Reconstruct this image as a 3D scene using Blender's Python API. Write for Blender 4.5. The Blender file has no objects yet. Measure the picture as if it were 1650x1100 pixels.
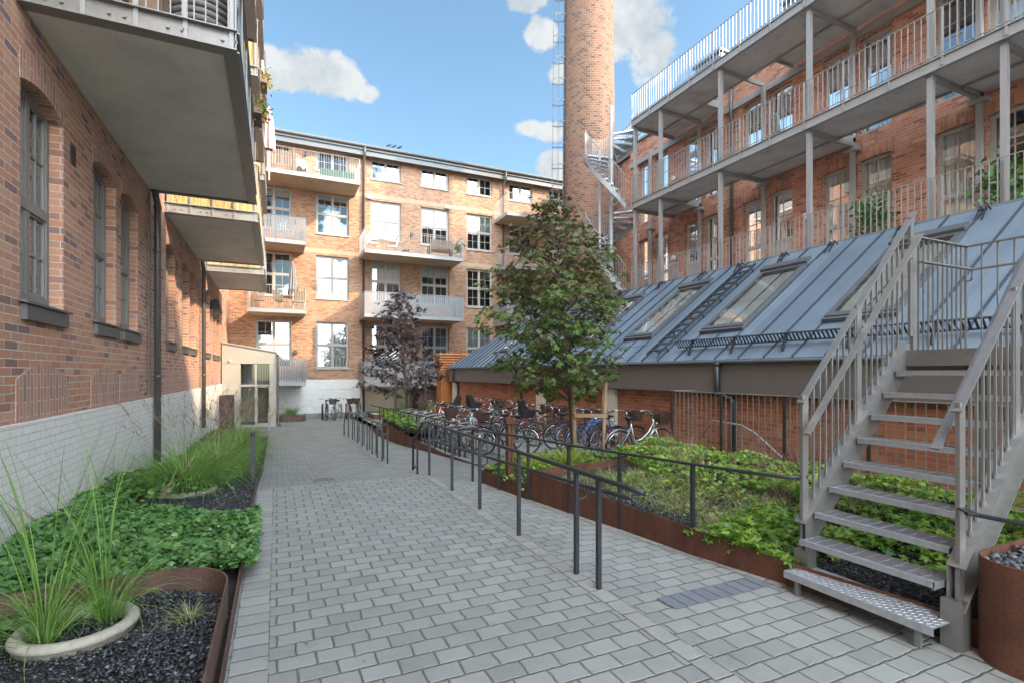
import bpy, math, random
import numpy as np
from math import sin, cos, pi, radians, sqrt, atan2
from mathutils import Vector, Matrix
random.seed(7); RNG = np.random.default_rng(11)

# ------------------------------------------------------------------ camera, sky, sun, exposure
scn = bpy.context.scene
COL = scn.collection
cam_d = bpy.data.cameras.new('camera'); cam = bpy.data.objects.new('camera', cam_d); COL.objects.link(cam)
cam.location = (0, 0, 1.7); cam.rotation_euler = (radians(90), 0, radians(-24.7))
cam_d.lens = 18.0; cam_d.sensor_width = 36.0; cam_d.shift_y = 0.0303; cam_d.clip_end = 500; cam_d.clip_start = 0.05
scn.camera = cam
SUN = Vector((1.7, -1.4, 1.3)).normalized()
scn.view_settings.view_transform = 'Standard'; scn.view_settings.look = 'None'
scn.view_settings.exposure = 1.8; scn.view_settings.gamma = 1.0
scn.cycles.use_denoising = True
scn.cycles.max_bounces = 8; scn.cycles.transparent_max_bounces = 16; scn.cycles.diffuse_bounces = 5

def build_world():
    w = bpy.data.worlds.new('World'); scn.world = w; w.use_nodes = True
    nt = w.node_tree; nt.nodes.clear(); N = nt.nodes.new; L = nt.links.new
    out = N('ShaderNodeOutputWorld'); bg = N('ShaderNodeBackground'); bg.inputs[1].default_value = 0.10
    sky = N('ShaderNodeTexSky'); sky.sky_type = 'NISHITA'; sky.sun_disc = False
    sky.sun_elevation = math.asin(SUN.z); sky.sun_rotation = atan2(SUN.x, SUN.y)
    sky.air_density = 1.0; sky.dust_density = 0.6; sky.ozone_density = 1.6
    tc = N('ShaderNodeTexCoord')
    nrm = N('ShaderNodeVectorMath'); nrm.operation = 'NORMALIZE'; L(tc.outputs['Generated'], nrm.inputs[0])
    def math_(op, a, b=None, c=None, clamp=False):
        m = N('ShaderNodeMath'); m.operation = op; m.use_clamp = clamp
        for i, x in enumerate((a, b, c)):
            if x is None: continue
            if isinstance(x, (int, float)): m.inputs[i].default_value = x
            else: L(x, m.inputs[i])
        return m.outputs[0]
    # cumulus clouds standing at given places in the sky (unit directions, radius, flattening)
    TH = radians(24.7); c0, s0 = cos(TH), sin(TH)
    best = None
    for (u, v, r, fl) in [(440, 112, .062, 1.6), (478, 118, .068, 1.7), (520, 122, .066, 1.7), (558, 130, .05, 1.6), (592, 150, .028, 1.5), (1018, 42, .055, 1.0), (1046, 80, .045, .9), (1000, 30, .04, 1),
                          (855, 206, .034, 2.0), (885, 212, .034, 1.9), (895, 268, .035, 1.3), (872, 52, .03, 1.2), (850, -5, .04, 2.0), (905, 120, .025, 1.0)]:
        t = (u - 825) / 825; d = Vector((s0 + t * c0, c0 - t * s0, (600 - v) / 825)).normalized()
        sb = N('ShaderNodeVectorMath'); sb.operation = 'SUBTRACT'; L(nrm.outputs[0], sb.inputs[0]); sb.inputs[1].default_value = d
        ml = N('ShaderNodeVectorMath'); ml.operation = 'MULTIPLY'; L(sb.outputs[0], ml.inputs[0]); ml.inputs[1].default_value = (1, 1, fl)
        ln = N('ShaderNodeVectorMath'); ln.operation = 'LENGTH'; L(ml.outputs[0], ln.inputs[0])
        m = math_('SUBTRACT', 1.0, math_('DIVIDE', ln.outputs['Value'], r))
        best = m if best is None else math_('MAXIMUM', best, m)
    # looser cloud field behind and above, added out of view for window reflections and to fill the shade
    no2 = N('ShaderNodeTexNoise'); no2.inputs['Scale'].default_value = 2.2; no2.inputs['Detail'].default_value = 6; L(nrm.outputs[0], no2.inputs['Vector'])
    sx = N('ShaderNodeSeparateXYZ'); L(nrm.outputs[0], sx.inputs[0])
    back = math_('MULTIPLY', math_('SUBTRACT', -0.1, sx.outputs['Y']), 6.0, clamp=True)
    field = math_('MULTIPLY', math_('SUBTRACT', no2.outputs[0], 0.47), 6.0)
    field = math_('SUBTRACT', math_('MULTIPLY', math_('ADD', field, 1.0), back), 1.0)
    best = math_('MAXIMUM', best, field)
    no = N('ShaderNodeTexNoise'); no.inputs['Scale'].default_value = 13; no.inputs['Detail'].default_value = 10; no.inputs['Roughness'].default_value = .6
    L(nrm.outputs[0], no.inputs['Vector'])
    dens = math_('ADD', math_('MULTIPLY', best, 1.35), math_('MULTIPLY', math_('SUBTRACT', no.outputs[0], 0.5), 3.0))
    mask = math_('MULTIPLY', math_('SUBTRACT', dens, 0.16), 2.7, clamp=True)
    off = N('ShaderNodeVectorMath'); off.operation = 'ADD'; off.inputs[1].default_value = (0.012, -0.008, 0.02); L(nrm.outputs[0], off.inputs[0])
    no3 = N('ShaderNodeTexNoise'); no3.inputs['Scale'].default_value = 13; no3.inputs['Detail'].default_value = 6; L(off.outputs[0], no3.inputs['Vector'])
    shade = math_('MULTIPLY_ADD', math_('SUBTRACT', no3.outputs[0], no.outputs[0]), -3.4, 0.62, clamp=True)
    cr = N('ShaderNodeMix'); cr.data_type = 'RGBA'; L(shade, cr.inputs[0])
    cr.inputs[6].default_value = (1.6, 1.85, 2.05, 1); cr.inputs[7].default_value = (2.45, 2.55, 2.6, 1)
    tint = N('ShaderNodeMix'); tint.data_type = 'RGBA'; tint.blend_type = 'MULTIPLY'; tint.inputs[0].default_value = 1; L(sky.outputs[0], tint.inputs[6]); tint.inputs[7].default_value = (0.88, 0.98, 0.90, 1)
    mx = N('ShaderNodeMix'); mx.data_type = 'RGBA'; L(mask, mx.inputs[0]); L(tint.outputs[2], mx.inputs[6]); L(cr.outputs[2], mx.inputs[7])
    glow = N('ShaderNodeVectorMath'); glow.operation = 'SCALE'; L(mx.outputs[2], glow.inputs[0])
    L(math_('MULTIPLY_ADD', math_('MULTIPLY', mask, back), 16.0, 1.0), glow.inputs['Scale'])   # unseen cloud bank behind the camera, brightened to fill the shade
    L(glow.outputs[0], bg.inputs[0]); L(bg.outputs[0], out.inputs[0])
build_world()
sun_d = bpy.data.lights.new('sun', 'SUN'); sun_o = bpy.data.objects.new('sun', sun_d); COL.objects.link(sun_o)
sun_d.energy = 2.6; sun_d.angle = radians(1.5); sun_d.color = (1.0, 0.78, 0.52)
sun_o.rotation_euler = SUN.to_track_quat('Z', 'Y').to_euler()

# ------------------------------------------------------------------ material helpers
class NT:
    def __init__(s, name):
        s.m = bpy.data.materials.new(name); s.m.use_nodes = True; s.t = s.m.node_tree
        s.b = s.t.nodes['Principled BSDF']; s.out = s.t.nodes['Material Output']
    def n(s, k): return s.t.nodes.new(k)
    def l(s, a, b): s.t.links.new(a, b)
    def math(s, op, a, b=None, c=None, clamp=False):
        m = s.n('ShaderNodeMath'); m.operation = op; m.use_clamp = clamp
        for i, x in enumerate((a, b, c)):
            if x is None: continue
            if isinstance(x, (int, float)): m.inputs[i].default_value = x
            else: s.l(x, m.inputs[i])
        return m.outputs[0]
    def noise(s, scale, vec=None, detail=4, rough=.5):
        n = s.n('ShaderNodeTexNoise'); n.inputs['Scale'].default_value = scale; n.inputs['Detail'].default_value = detail
        n.inputs['Roughness'].default_value = rough
        if vec is None: vec = s.pos()
        s.l(vec, n.inputs['Vector']); return n.outputs[0]
    def pos(s):
        g = s.n('ShaderNodeNewGeometry'); return g.outputs['Position']
    def obj(s):
        g = s.n('ShaderNodeTexCoord'); return g.outputs['Object']
    def ramp(s, fac, stops, interp='LINEAR'):
        r = s.n('ShaderNodeValToRGB'); r.color_ramp.interpolation = interp
        els = r.color_ramp.elements
        while len(els) < len(stops): els.new(.5)
        for e, (p, c) in zip(els, stops): e.position = p; e.color = (*c, 1)
        s.l(fac, r.inputs[0]); return r.outputs[0]
    def mix(s, fac, a, b, mode='MIX'):
        m = s.n('ShaderNodeMix'); m.data_type = 'RGBA'; m.blend_type = mode
        for i, x in ((0, fac), (6, a), (7, b)):
            if isinstance(x, (int, float)): m.inputs[i].default_value = x
            elif isinstance(x, tuple): m.inputs[i].default_value = (*x, 1)
            else: s.l(x, m.inputs[i])
        return m.outputs[2]
    def comb(s, x, y, z):
        c = s.n('ShaderNodeCombineXYZ')
        for i, v in enumerate((x, y, z)):
            if isinstance(v, (int, float)): c.inputs[i].default_value = v
            else: s.l(v, c.inputs[i])
        return c.outputs[0]
    def sep(s, v):
        c = s.n('ShaderNodeSeparateXYZ'); s.l(v, c.inputs[0]); return c.outputs
    def bump(s, h, dist=.01, strength=1.0):
        b = s.n('ShaderNodeBump'); b.inputs['Distance'].default_value = dist; b.inputs['Strength'].default_value = strength
        s.l(h, b.inputs['Height']); s.l(b.outputs[0], s.b.inputs['Normal'])
    def set(s, color=None, rough=None, metal=None, spec=None):
        for k, v in (('Base Color', color), ('Roughness', rough), ('Metallic', metal), ('Specular IOR Level', spec)):
            if v is None: continue
            i = s.b.inputs[k]
            if isinstance(v, tuple): i.default_value = (*v, 1)
            elif isinstance(v, (int, float)): i.default_value = v
            else: s.l(v, i)
        return s

def wall_uv(s, swap=False):
    """world position laid on the wall's own plane: (along, up)"""
    g = s.n('ShaderNodeNewGeometry'); P = s.sep(g.outputs['Position']); Nn = s.sep(g.outputs['True Normal'])
    isx = s.math('GREATER_THAN', s.math('ABSOLUTE', Nn[0]), .7)
    isz = s.math('GREATER_THAN', s.math('ABSOLUTE', Nn[2]), .7)
    u = s.math('ADD', s.math('MULTIPLY', P[1], isx), s.math('MULTIPLY', P[0], s.math('SUBTRACT', 1.0, isx)))
    v = s.math('ADD', s.math('MULTIPLY', P[2], s.math('SUBTRACT', 1.0, isz)), s.math('MULTIPLY', P[1], isz))
    return (v, u) if swap else (u, v)

def brick(name, hues, mortar, bw=.25, rh=.076, ms=.011, swap=False, cyl=None, weather=.35, bumpd=.012, stain=None, paint=False):
    s = NT(name)
    if cyl:
        P = s.sep(s.pos()); u = s.math('MULTIPLY', s.math('ARCTAN2', s.math('SUBTRACT', P[1], cyl[1]), s.math('SUBTRACT', P[0], cyl[0])), cyl[2]); v = P[2]
    else: u, v = wall_uv(s, swap)
    # slightly wandering joints
    w1 = s.math('MULTIPLY', s.math('SUBTRACT', s.noise(9, detail=2), .5), .012)
    w2 = s.math('MULTIPLY', s.math('SUBTRACT', s.noise(14, detail=2), .5), .012)
    vec = s.comb(s.math('ADD', u, w1), s.math('ADD', v, w2), 0)
    b = s.n('ShaderNodeTexBrick'); s.l(vec, b.inputs['Vector'])
    b.inputs['Scale'].default_value = 1; b.inputs['Brick Width'].default_value = bw; b.inputs['Row Height'].default_value = rh
    b.inputs['Mortar Size'].default_value = ms * .62; b.inputs['Mortar Smooth'].default_value = .35
    b.inputs['Color1'].default_value = (0, 0, 0, 1); b.inputs['Color2'].default_value = (1, 1, 1, 1); b.inputs['Mortar'].default_value = (.5, .5, .5, 1)
    b.offset = .5; b.squash = 1
    n = len(hues)
    nb = s.noise(55, detail=3); nl = s.noise(.7, detail=5, rough=.65)
    f = s.math('ADD', b.outputs['Color'], s.math('MULTIPLY', s.math('SUBTRACT', nl, .5), .55), clamp=True)
    base = s.ramp(f, [((i + .5) / n, h) for i, h in enumerate(hues)])
    base = s.mix(s.math('MULTIPLY', s.math('ABSOLUTE', s.math('SUBTRACT', nb, .5)), 1.6, clamp=True), base, s.mix(1, base, (.62, .58, .56), 'MULTIPLY'))
    base = s.mix(s.math('MULTIPLY', nl, weather), base, s.mix(1, base, (.5, .47, .5), 'MULTIPLY'))
    mc = s.mix(s.noise(20), mortar, tuple(x * .6 for x in mortar))
    col = s.mix(b.outputs['Fac'], base, mc)
    if stain:
        st = s.math('MULTIPLY', s.math('SUBTRACT', s.noise(stain[1], detail=5, rough=.7), .52), 5, clamp=True)
        col = s.mix(s.math('MULTIPLY', st, stain[2]), col, stain[0])
    s.set(col, .88)
    h = s.math('SUBTRACT', s.math('MULTIPLY', nb, .35), b.outputs['Fac'])
    s.bump(h, bumpd, .8)
    return s.m

def plain(name, color, rough=.6, metal=0, nscale=None, namp=.25, bumpd=0, spec=None, coord='pos'):
    s = NT(name); s.set(color, rough, metal, spec)
    if nscale:
        v = s.pos() if coord == 'pos' else s.obj()
        n = s.noise(nscale, v, 5, .6)
        s.set(s.mix(n, tuple(x * (1 - namp) for x in color), tuple(min(1, x * (1 + namp)) for x in color)))
        s.l(s.math('MULTIPLY_ADD', n, .3, rough - .15, clamp=True), s.b.inputs['Roughness'])
        if bumpd: s.bump(n, bumpd)
    return s.m

M = {}
M['brick_left'] = brick('brick_left', [(.25, .14, .125), (.42, .20, .135), (.48, .24, .155), (.53, .265, .165), (.50, .235, .14), (.57, .32, .20), (.46, .205, .125), (.52, .26, .16)], (.62, .57, .52), weather=.3)
M['arch_left'] = brick('arch_left', [(.36, .20, .16), (.47, .25, .18), (.51, .28, .20), (.45, .23, .16)], (.62, .57, .52), swap=True, bw=.26)
M['brick_back'] = brick('brick_back', [(.29, .15, .10), (.40, .20, .11), (.46, .25, .14), (.50, .285, .16), (.43, .21, .115), (.53, .34, .21), (.37, .175, .10)], (.52, .43, .33), weather=.4, bw=.22, rh=.072)
M['brick_right'] = brick('brick_right', [(.26, .11, .08), (.40, .155, .09), (.48, .20, .115), (.52, .235, .135), (.44, .17, .10), (.56, .31, .21), (.50, .22, .13)], (.50, .43, .37), weather=.3)
M['arch_right'] = brick('arch_right', [(.36, .14, .08), (.48, .20, .11), (.54, .25, .145)], (.42, .34, .28), swap=True)
M['brick_low'] = brick('brick_low', [(.34, .115, .06), (.47, .17, .08), (.52, .21, .10), (.42, .14, .07)], (.46, .28, .19), weather=.5, stain=((.50, .36, .24), 1.1, .5), rh=.08, bumpd=.008)
M['chimney'] = brick('chimney_brick', [(.10, .055, .042), (.165, .08, .05), (.205, .10, .058), (.24, .118, .068), (.19, .09, .055), (.23, .125, .08)], (.31, .24, .185), cyl=(14.46, 22.0, 1.25), bw=.24, rh=.115, ms=.016, weather=.5)
M['plinth'] = brick('painted_plinth', [(.80, .78, .74), (.83, .81, .78), (.79, .76, .73)], (.70, .68, .64), weather=.12, bumpd=.008, ms=.009)
def splash(m):
    t = m.node_tree; b = t.nodes['Principled BSDF']; src = b.inputs['Base Color'].links[0].from_socket
    N = t.nodes.new; g = N('ShaderNodeNewGeometry'); sx = N('ShaderNodeSeparateXYZ'); t.links.new(g.outputs['Position'], sx.inputs[0]); n = N('ShaderNodeTexNoise'); n.inputs['Scale'].default_value = 3.5; n.inputs['Detail'].default_value = 7; n.inputs['Roughness'].default_value = .7; t.links.new(g.outputs['Position'], n.inputs['Vector'])
    a = N('ShaderNodeMath'); a.operation = 'MULTIPLY_ADD'; t.links.new(n.outputs[0], a.inputs[0]); a.inputs[1].default_value = 2.4; a.inputs[2].default_value = -1.05
    c = N('ShaderNodeMapRange'); t.links.new(sx.outputs[2], c.inputs[0]); c.inputs[1].default_value = 0; c.inputs[2].default_value = .75; c.inputs[3].default_value = 1; c.inputs[4].default_value = .12
    d = N('ShaderNodeMath'); d.operation = 'MULTIPLY'; d.use_clamp = True; t.links.new(a.outputs[0], d.inputs[0]); t.links.new(c.outputs[0], d.inputs[1])
    mx = N('ShaderNodeMix'); mx.data_type = 'RGBA'; t.links.new(d.outputs[0], mx.inputs[0]); t.links.new(src, mx.inputs[6]); mx.inputs[7].default_value = (.36, .35, .27, 1); t.links.new(mx.outputs[2], b.inputs['Base Color'])
splash(M['plinth'])
M['band'] = plain('concrete_band', (.42, .30, .20), .9, 0, 3, .2)
M['steel'] = plain('painted_steel', (.31, .305, .295), .45, .2, 3, .12)
M['steel_brown'] = plain('warm_grey_steel', (.25, .24, .225), .36, .45, 14, .22, .0008)
M['galv'] = plain('galvanised_steel', (.56, .575, .60), .42, .75, 30, .25, coord='obj')
M['dark_steel'] = plain('dark_painted_steel', (.04, .043, .048), .38, .3, 6, .15)
M['pipe'] = plain('downpipe_metal', (.10, .095, .095), .45, .3, 5, .2)
M['frame'] = plain('window_frame_paint', (.36, .335, .30), .5, 0, 4, .1)
M['frame_dark'] = plain('grey_window_paint', (.20, .19, .18), .5, 0, 4, .12)
M['sill'] = plain('sill_slate', (.10, .095, .09), .6, 0, 8, .3)
M['fascia'] = plain('fascia_sheet', (.175, .155, .145), .5, .2, 1.5, .12)
M['lobby'] = plain('lobby_sheet', (.36, .33, .28), .5, .1, 1.5, .06)
M['black'] = plain('black_plastic', (.015, .015, .016), .4)
M['rubber'] = plain('tyre_rubber', (.02, .02, .02), .8)
M['chrome'] = plain('chrome', (.6, .6, .6), .25, .9)
M['white'] = plain('white_paint', (.75, .74, .72), .4)
M['wood'] = plain('weathered_wood', (.22, .15, .10), .8, 0, 6, .35, .003)
M['bark'] = plain('bark', (.16, .115, .08), .85, 0, 25, .4, .01)
M['bark_grey'] = plain('bark_grey', (.22, .17, .13), .85, 0, 25, .4, .01)
M['stake'] = plain('stake_wood', (.30, .20, .12), .8, 0, 12, .3, .004)
M['cane'] = plain('cane', (.30, .22, .14), .8, 0, 20, .3)
M['fabric_white'] = plain('cloth_white', (.72, .70, .66), .9, 0, 8, .06)
M['fabric_grey'] = plain('cloth_grey', (.22, .21, .21), .9, 0, 8, .1)
M['fabric_pink'] = plain('cloth_pink', (.55, .42, .44), .9, 0, 8, .1)
M['pot'] = plain('cast_stone', (.36, .33, .27), .85, 0, 30, .3, .006)
M['dark'] = plain('dark_interior', (.02, .02, .022), .9)
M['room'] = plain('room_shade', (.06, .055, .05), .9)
M['curtain'] = plain('curtain_cloth', (.62, .61, .56), .9)
M['blind'] = plain('roller_blind', (.50, .52, .48), .9)
M['rack_grey'] = plain('rack_grey', (.20, .205, .21), .5, .5)
M['red'] = plain('red_paint', (.42, .02, .02), .3)
M['orange'] = plain('orange_reflector', (.8, .18, .02), .3)
M['redrefl'] = plain('red_reflector', (.5, .01, .01), .3)
M['basket'] = plain('brown_wicker', (.07, .035, .025), .8)
M['gutter'] = plain('roof_trim', (.13, .135, .14), .45, .4, 3, .15)

def corten(name, base=(.20, .075, .035), amp=.5):
    s = NT(name); n = s.noise(2.5, detail=7, rough=.7); n2 = s.noise(40, detail=3)
    v = s.comb(s.sep(s.pos())[0], s.sep(s.pos())[1], s.math('MULTIPLY', s.sep(s.pos())[2], .15))
    n3 = s.noise(9, v, 4)
    f = s.math('ADD', s.math('MULTIPLY', n, .5), s.math('ADD', s.math('MULTIPLY', n2, .2), s.math('MULTIPLY', n3, .35)))
    c = s.ramp(f, [(.3, tuple(x * .45 for x in base)), (.5, base), (.72, (base[0] * 1.75, base[1] * 1.9, base[2] * 1.7))])
    s.set(c, .72, .1); s.bump(n2, .002); return s.m
M['corten'] = corten('corten', (.115, .045, .026)); M['corten_brown'] = corten('corten_brown', (.105, .055, .042)); M['corten_bright'] = corten('corten_bright', (.36, .12, .036))
M['rust_dark'] = corten('rust_dark', (.06, .032, .028))

def concrete(name, c, dark=.75, sc=1.2):
    s = NT(name); n = s.noise(sc, detail=8, rough=.65); n2 = s.noise(22, detail=4)
    f = s.math('ADD', s.math('MULTIPLY', n, .75), s.math('MULTIPLY', n2, .25))
    s.set(s.ramp(f, [(.33, tuple(x * dark for x in c)), (.5, c), (.68, tuple(min(1, x * 1.12) for x in c))]), .85); s.bump(n2, .004); return s.m
M['concrete'] = concrete('soffit_concrete', (.70, .66, .60), .82); M['soffit_warm'] = concrete('soffit_warm', (.42, .34, .25))
M['concrete_dark'] = concrete('gallery_concrete', (.52, .50, .475), .6)
M['render'] = concrete('cream_render', (.60, .53, .40), .9); M['plinth_grey'] = concrete('plinth_grey', (.24, .24, .24))

def zinc():
    s = NT('roof_zinc'); n = s.noise(.9, detail=5); n2 = s.noise(14, detail=3)
    P = s.sep(s.pos()); cell = s.math('FLOOR', s.math('DIVIDE', P[1], .56)); wn = s.n('ShaderNodeTexWhiteNoise'); wn.noise_dimensions = '1D'; s.l(cell, wn.inputs['W'])
    f = s.math('ADD', s.math('MULTIPLY', n, .6), s.math('ADD', s.math('MULTIPLY', n2, .1), s.math('MULTIPLY', wn.outputs[0], .3)))
    st = s.noise(5, s.comb(s.math('MULTIPLY', P[0], .12), P[1], 0), 5, .7); f = s.math('ADD', s.math('MULTIPLY', f, .7), s.math('MULTIPLY', st, .3))
    s.set(s.ramp(f, [(.35, (.15, .195, .245)), (.62, (.225, .28, .335))]), .42, .35)
    s.l(s.math('MULTIPLY_ADD', n2, .25, .3), s.b.inputs['Roughness']); s.bump(n, .02, .5); return s.m
M['zinc'] = zinc(); M['seam'] = plain('shaded_seam_zinc', (.06, .078, .10), .45, .4)  # seams darker than the roof zinc: shade beside them put into the colour

def glass(name, refl=.35, tint=(.9, .93, .92)):
    s = NT(name); s.t.nodes.remove(s.b)
    tr = s.n('ShaderNodeBsdfTransparent'); tr.inputs[0].default_value = (*tint, 1)
    gl = s.n('ShaderNodeBsdfGlossy'); gl.inputs['Roughness'].default_value = .01; gl.inputs[0].default_value = (.95, .97, 1, 1)
    fr = s.n('ShaderNodeFresnel'); fr.inputs[0].default_value = 1.6
    f = s.math('ADD', s.math('MULTIPLY', fr.outputs[0], 1.4), refl, clamp=True)
    n = s.noise(1.1, detail=1); bp = s.n('ShaderNodeBump'); bp.inputs['Distance'].default_value = .008; bp.inputs['Strength'].default_value = .15; s.l(n, bp.inputs['Height']); s.l(bp.outputs[0], gl.inputs['Normal'])
    mx = s.n('ShaderNodeMixShader'); s.l(f, mx.inputs[0]); s.l(tr.outputs[0], mx.inputs[1]); s.l(gl.outputs[0], mx.inputs[2]); s.l(mx.outputs[0], s.out.inputs[0])
    return s.m
M['glass'] = glass('window_glass', .08); M['glass_sky'] = glass('skylight_glass', .08)

def leafmat(name, cols, rough=.45, trans=.3):
    s = NT(name); g = s.n('ShaderNodeNewGeometry'); c = s.ramp(g.outputs['Random Per Island'], [((i + .5) / len(cols), k) for i, k in enumerate(cols)])
    s.set(c, rough, 0, .45)
    tl = s.n('ShaderNodeBsdfTranslucent'); s.l(s.mix(1, c, (1.5, 1.6, .7), 'MULTIPLY'), tl.inputs[0])
    mx = s.n('ShaderNodeMixShader'); mx.inputs[0].default_value = trans; s.l(s.b.outputs[0], mx.inputs[1]); s.l(tl.outputs[0], mx.inputs[2]); s.l(mx.outputs[0], s.out.inputs[0]); return s.m
M['leaf_maple'] = leafmat('maple_leaves', [(0.104, 0.093, 0.045), (0.067, 0.128, 0.030), (0.095, 0.187, 0.038), (0.162, 0.255, 0.045), (0.085, 0.170, 0.045), (0.171, 0.128, 0.068), (0.114, 0.204, 0.045)])
def bronze(mt, z0, z1):
    t = mt.node_tree; rp = next(n for n in t.nodes if n.type == 'VALTORGB'); g = t.nodes.new('ShaderNodeNewGeometry'); sx = t.nodes.new('ShaderNodeSeparateXYZ'); t.links.new(g.outputs['Position'], sx.inputs[0])
    mr = t.nodes.new('ShaderNodeMapRange'); mr.inputs[1].default_value = z0; mr.inputs[2].default_value = z1; mr.inputs[4].default_value = .75; t.links.new(sx.outputs[2], mr.inputs[0])
    mx = t.nodes.new('ShaderNodeMix'); mx.data_type = 'RGBA'; mx.inputs[7].default_value = (.11, .075, .05, 1); t.links.new(mr.outputs[0], mx.inputs[0])
    outs = [l.to_socket for l in rp.outputs[0].links]; t.links.new(rp.outputs[0], mx.inputs[6])
    for o in outs: t.links.new(mx.outputs[2], o)
bronze(M['leaf_maple'], 2.4, 4.6)   # young copper coloured leaves at the top of the tree
M['leaf_purple'] = leafmat('purple_leaves', [(0.072, 0.045, 0.056), (0.104, 0.068, 0.080), (0.051, 0.039, 0.045), (0.144, 0.098, 0.112), (0.064, 0.068, 0.048)], .35, .15)
M['leaf_cover'] = leafmat('cover_leaves', [(0.057, 0.136, 0.032), (0.085, 0.192, 0.048), (0.152, 0.272, 0.064), (0.067, 0.160, 0.056), (0.114, 0.240, 0.080)], .24, .15)
M['leaf_lime'] = leafmat('lime_leaves', [(0.171, 0.304, 0.040), (0.266, 0.400, 0.056), (0.342, 0.416, 0.080), (0.114, 0.256, 0.048), (0.076, 0.192, 0.048), (0.190, 0.320, 0.048)], .4, .3)
M['grass'] = leafmat('grass_blades', [(0.102, 0.208, 0.040), (0.153, 0.304, 0.056), (0.221, 0.384, 0.080), (0.085, 0.176, 0.048), (0.289, 0.400, 0.144)], .38, .3)
M['grass_dry'] = leafmat('dry_grass', [(0.224, 0.252, 0.098), (0.308, 0.294, 0.140), (0.154, 0.196, 0.070), (0.392, 0.350, 0.196)], .6, .2)
M['grass_gold'] = leafmat('golden_grass', [(0.300, 0.364, 0.065), (0.390, 0.420, 0.104), (0.210, 0.280, 0.052)], .5, .3)
M['plume'] = leafmat('plume', [(.24, .15, .12), (.32, .22, .17), (.18, .11, .09)], .8, .2)
M['flower'] = leafmat('petals', [(.6, .02, .06), (.7, .10, .25), (.5, .01, .03)], .5, .2)
s_ = NT('slate_chips'); g_ = s_.n('ShaderNodeNewGeometry'); s_.set(s_.ramp(g_.outputs['Random Per Island'], [(0, (.018, .019, .022)), (.6, (.04, .042, .048)), (.9, (.10, .105, .12)), (1, (.2, .2, .21))]), .5); M['slate'] = s_.m
s_ = NT('grey_pebbles'); g_ = s_.n('ShaderNodeNewGeometry'); s_.set(s_.ramp(g_.outputs['Random Per Island'], [(0, (.05, .052, .057)), (.6, (.11, .115, .125)), (1, (.22, .225, .24))]), .5); M['pebble'] = s_.m
M['soil'] = plain('soil', (.022, .018, .015), .95, 0, 30, .5, .03)

def paver(name, rot=False, bw=.216, rh=.152, cols=None, ox=0, oy=0):
    s = NT(name); P0 = s.sep(s.pos()); P = [s.math('ADD', P0[0], ox), s.math('ADD', P0[1], oy)]
    wx = s.math('MULTIPLY', s.math('SUBTRACT', s.noise(11, detail=3), .5), .026); wy = s.math('MULTIPLY', s.math('SUBTRACT', s.noise(12.3, detail=3), .5), .026)
    x, y = s.math('ADD', P[0], wx), s.math('ADD', P[1], wy)
    vec = s.comb(y, x, 0) if rot else s.comb(x, y, 0)
    b = s.n('ShaderNodeTexBrick'); s.l(vec, b.inputs['Vector']); b.inputs['Scale'].default_value = 1
    b.inputs['Brick Width'].default_value = bw; b.inputs['Row Height'].default_value = rh; b.inputs['Mortar Size'].default_value = .0036; b.inputs['Mortar Smooth'].default_value = .6
    b.inputs['Color1'].default_value = (0, 0, 0, 1); b.inputs['Color2'].default_value = (1, 1, 1, 1); b.inputs['Mortar'].default_value = (.5, .5, .5, 1); b.offset = 0 if rot else .5
    nl = s.noise(.55, detail=5, rough=.6); nf = s.noise(120, detail=3, rough=.7); nm = s.noise(5, detail=4)
    f = s.math('ADD', s.math('MULTIPLY_ADD', b.outputs['Color'], .38, .085), s.math('ADD', s.math('MULTIPLY', nl, .3), s.math('MULTIPLY', nm, .2)))
    cols = cols or [(.25, (.22, .225, .212)), (.5, (.262, .267, .25)), (.8, (.31, .315, .295))]
    c = s.ramp(f, cols)
    c = s.mix(s.math('MULTIPLY', s.math('SUBTRACT', nf, .56), 6, clamp=True), c, s.mix(1, c, (.62, .62, .62), 'MULTIPLY'))
    moss = s.math('MULTIPLY', s.math('SUBTRACT', s.noise(.9, detail=4), .46), 5, clamp=True)
    jc = s.mix(moss, (.06, .058, .05), (.045, .065, .022))
    c = s.mix(s.math('MULTIPLY', s.math('SUBTRACT', s.noise(.35, detail=6, rough=.7), .5), 3.2, clamp=True), c, s.mix(1, c, (.80, .82, .70), 'MULTIPLY'))
    c = s.mix(s.math('MULTIPLY', s.math('SUBTRACT', s.noise(2.3, detail=8, rough=.75), .56), 7, clamp=True), c, s.mix(1, c, (.84, .83, .80), 'MULTIPLY'))
    wide = s.n('ShaderNodeTexBrick'); s.l(vec, wide.inputs['Vector']); wide.inputs['Scale'].default_value = 1; wide.inputs['Brick Width'].default_value = bw; wide.inputs['Row Height'].default_value = rh
    wide.inputs['Mortar Size'].default_value = .012; wide.inputs['Mortar Smooth'].default_value = 1; wide.offset = b.offset
    s.set(s.mix(b.outputs['Fac'], c, jc), .82)
    h = s.math('SUBTRACT', s.math('MULTIPLY', nf, .12), s.math('MULTIPLY', wide.outputs['Fac'], 1.0))
    h = s.math('ADD', h, s.math('MULTIPLY', b.outputs['Color'], .25))
    s.bump(h, .012, .8); return s.m
M['paver'] = paver('paving_setts'); KC = [(.25, (.25, .25, .235)), (.5, (.29, .29, .27)), (.8, (.33, .33, .305))]
M['kerb'] = paver('edge_setts', True, .155, .212, KC, .252); M['kerb_mid'] = paver('middle_edge_setts', True, .21, .146, KC, -2.198)
M['paver_dark'] = paver('dark_setts', True, .215, .113, [(.25, (.13, .14, .165)), (.8, (.18, .19, .215))], 0, -2.84)
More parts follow.
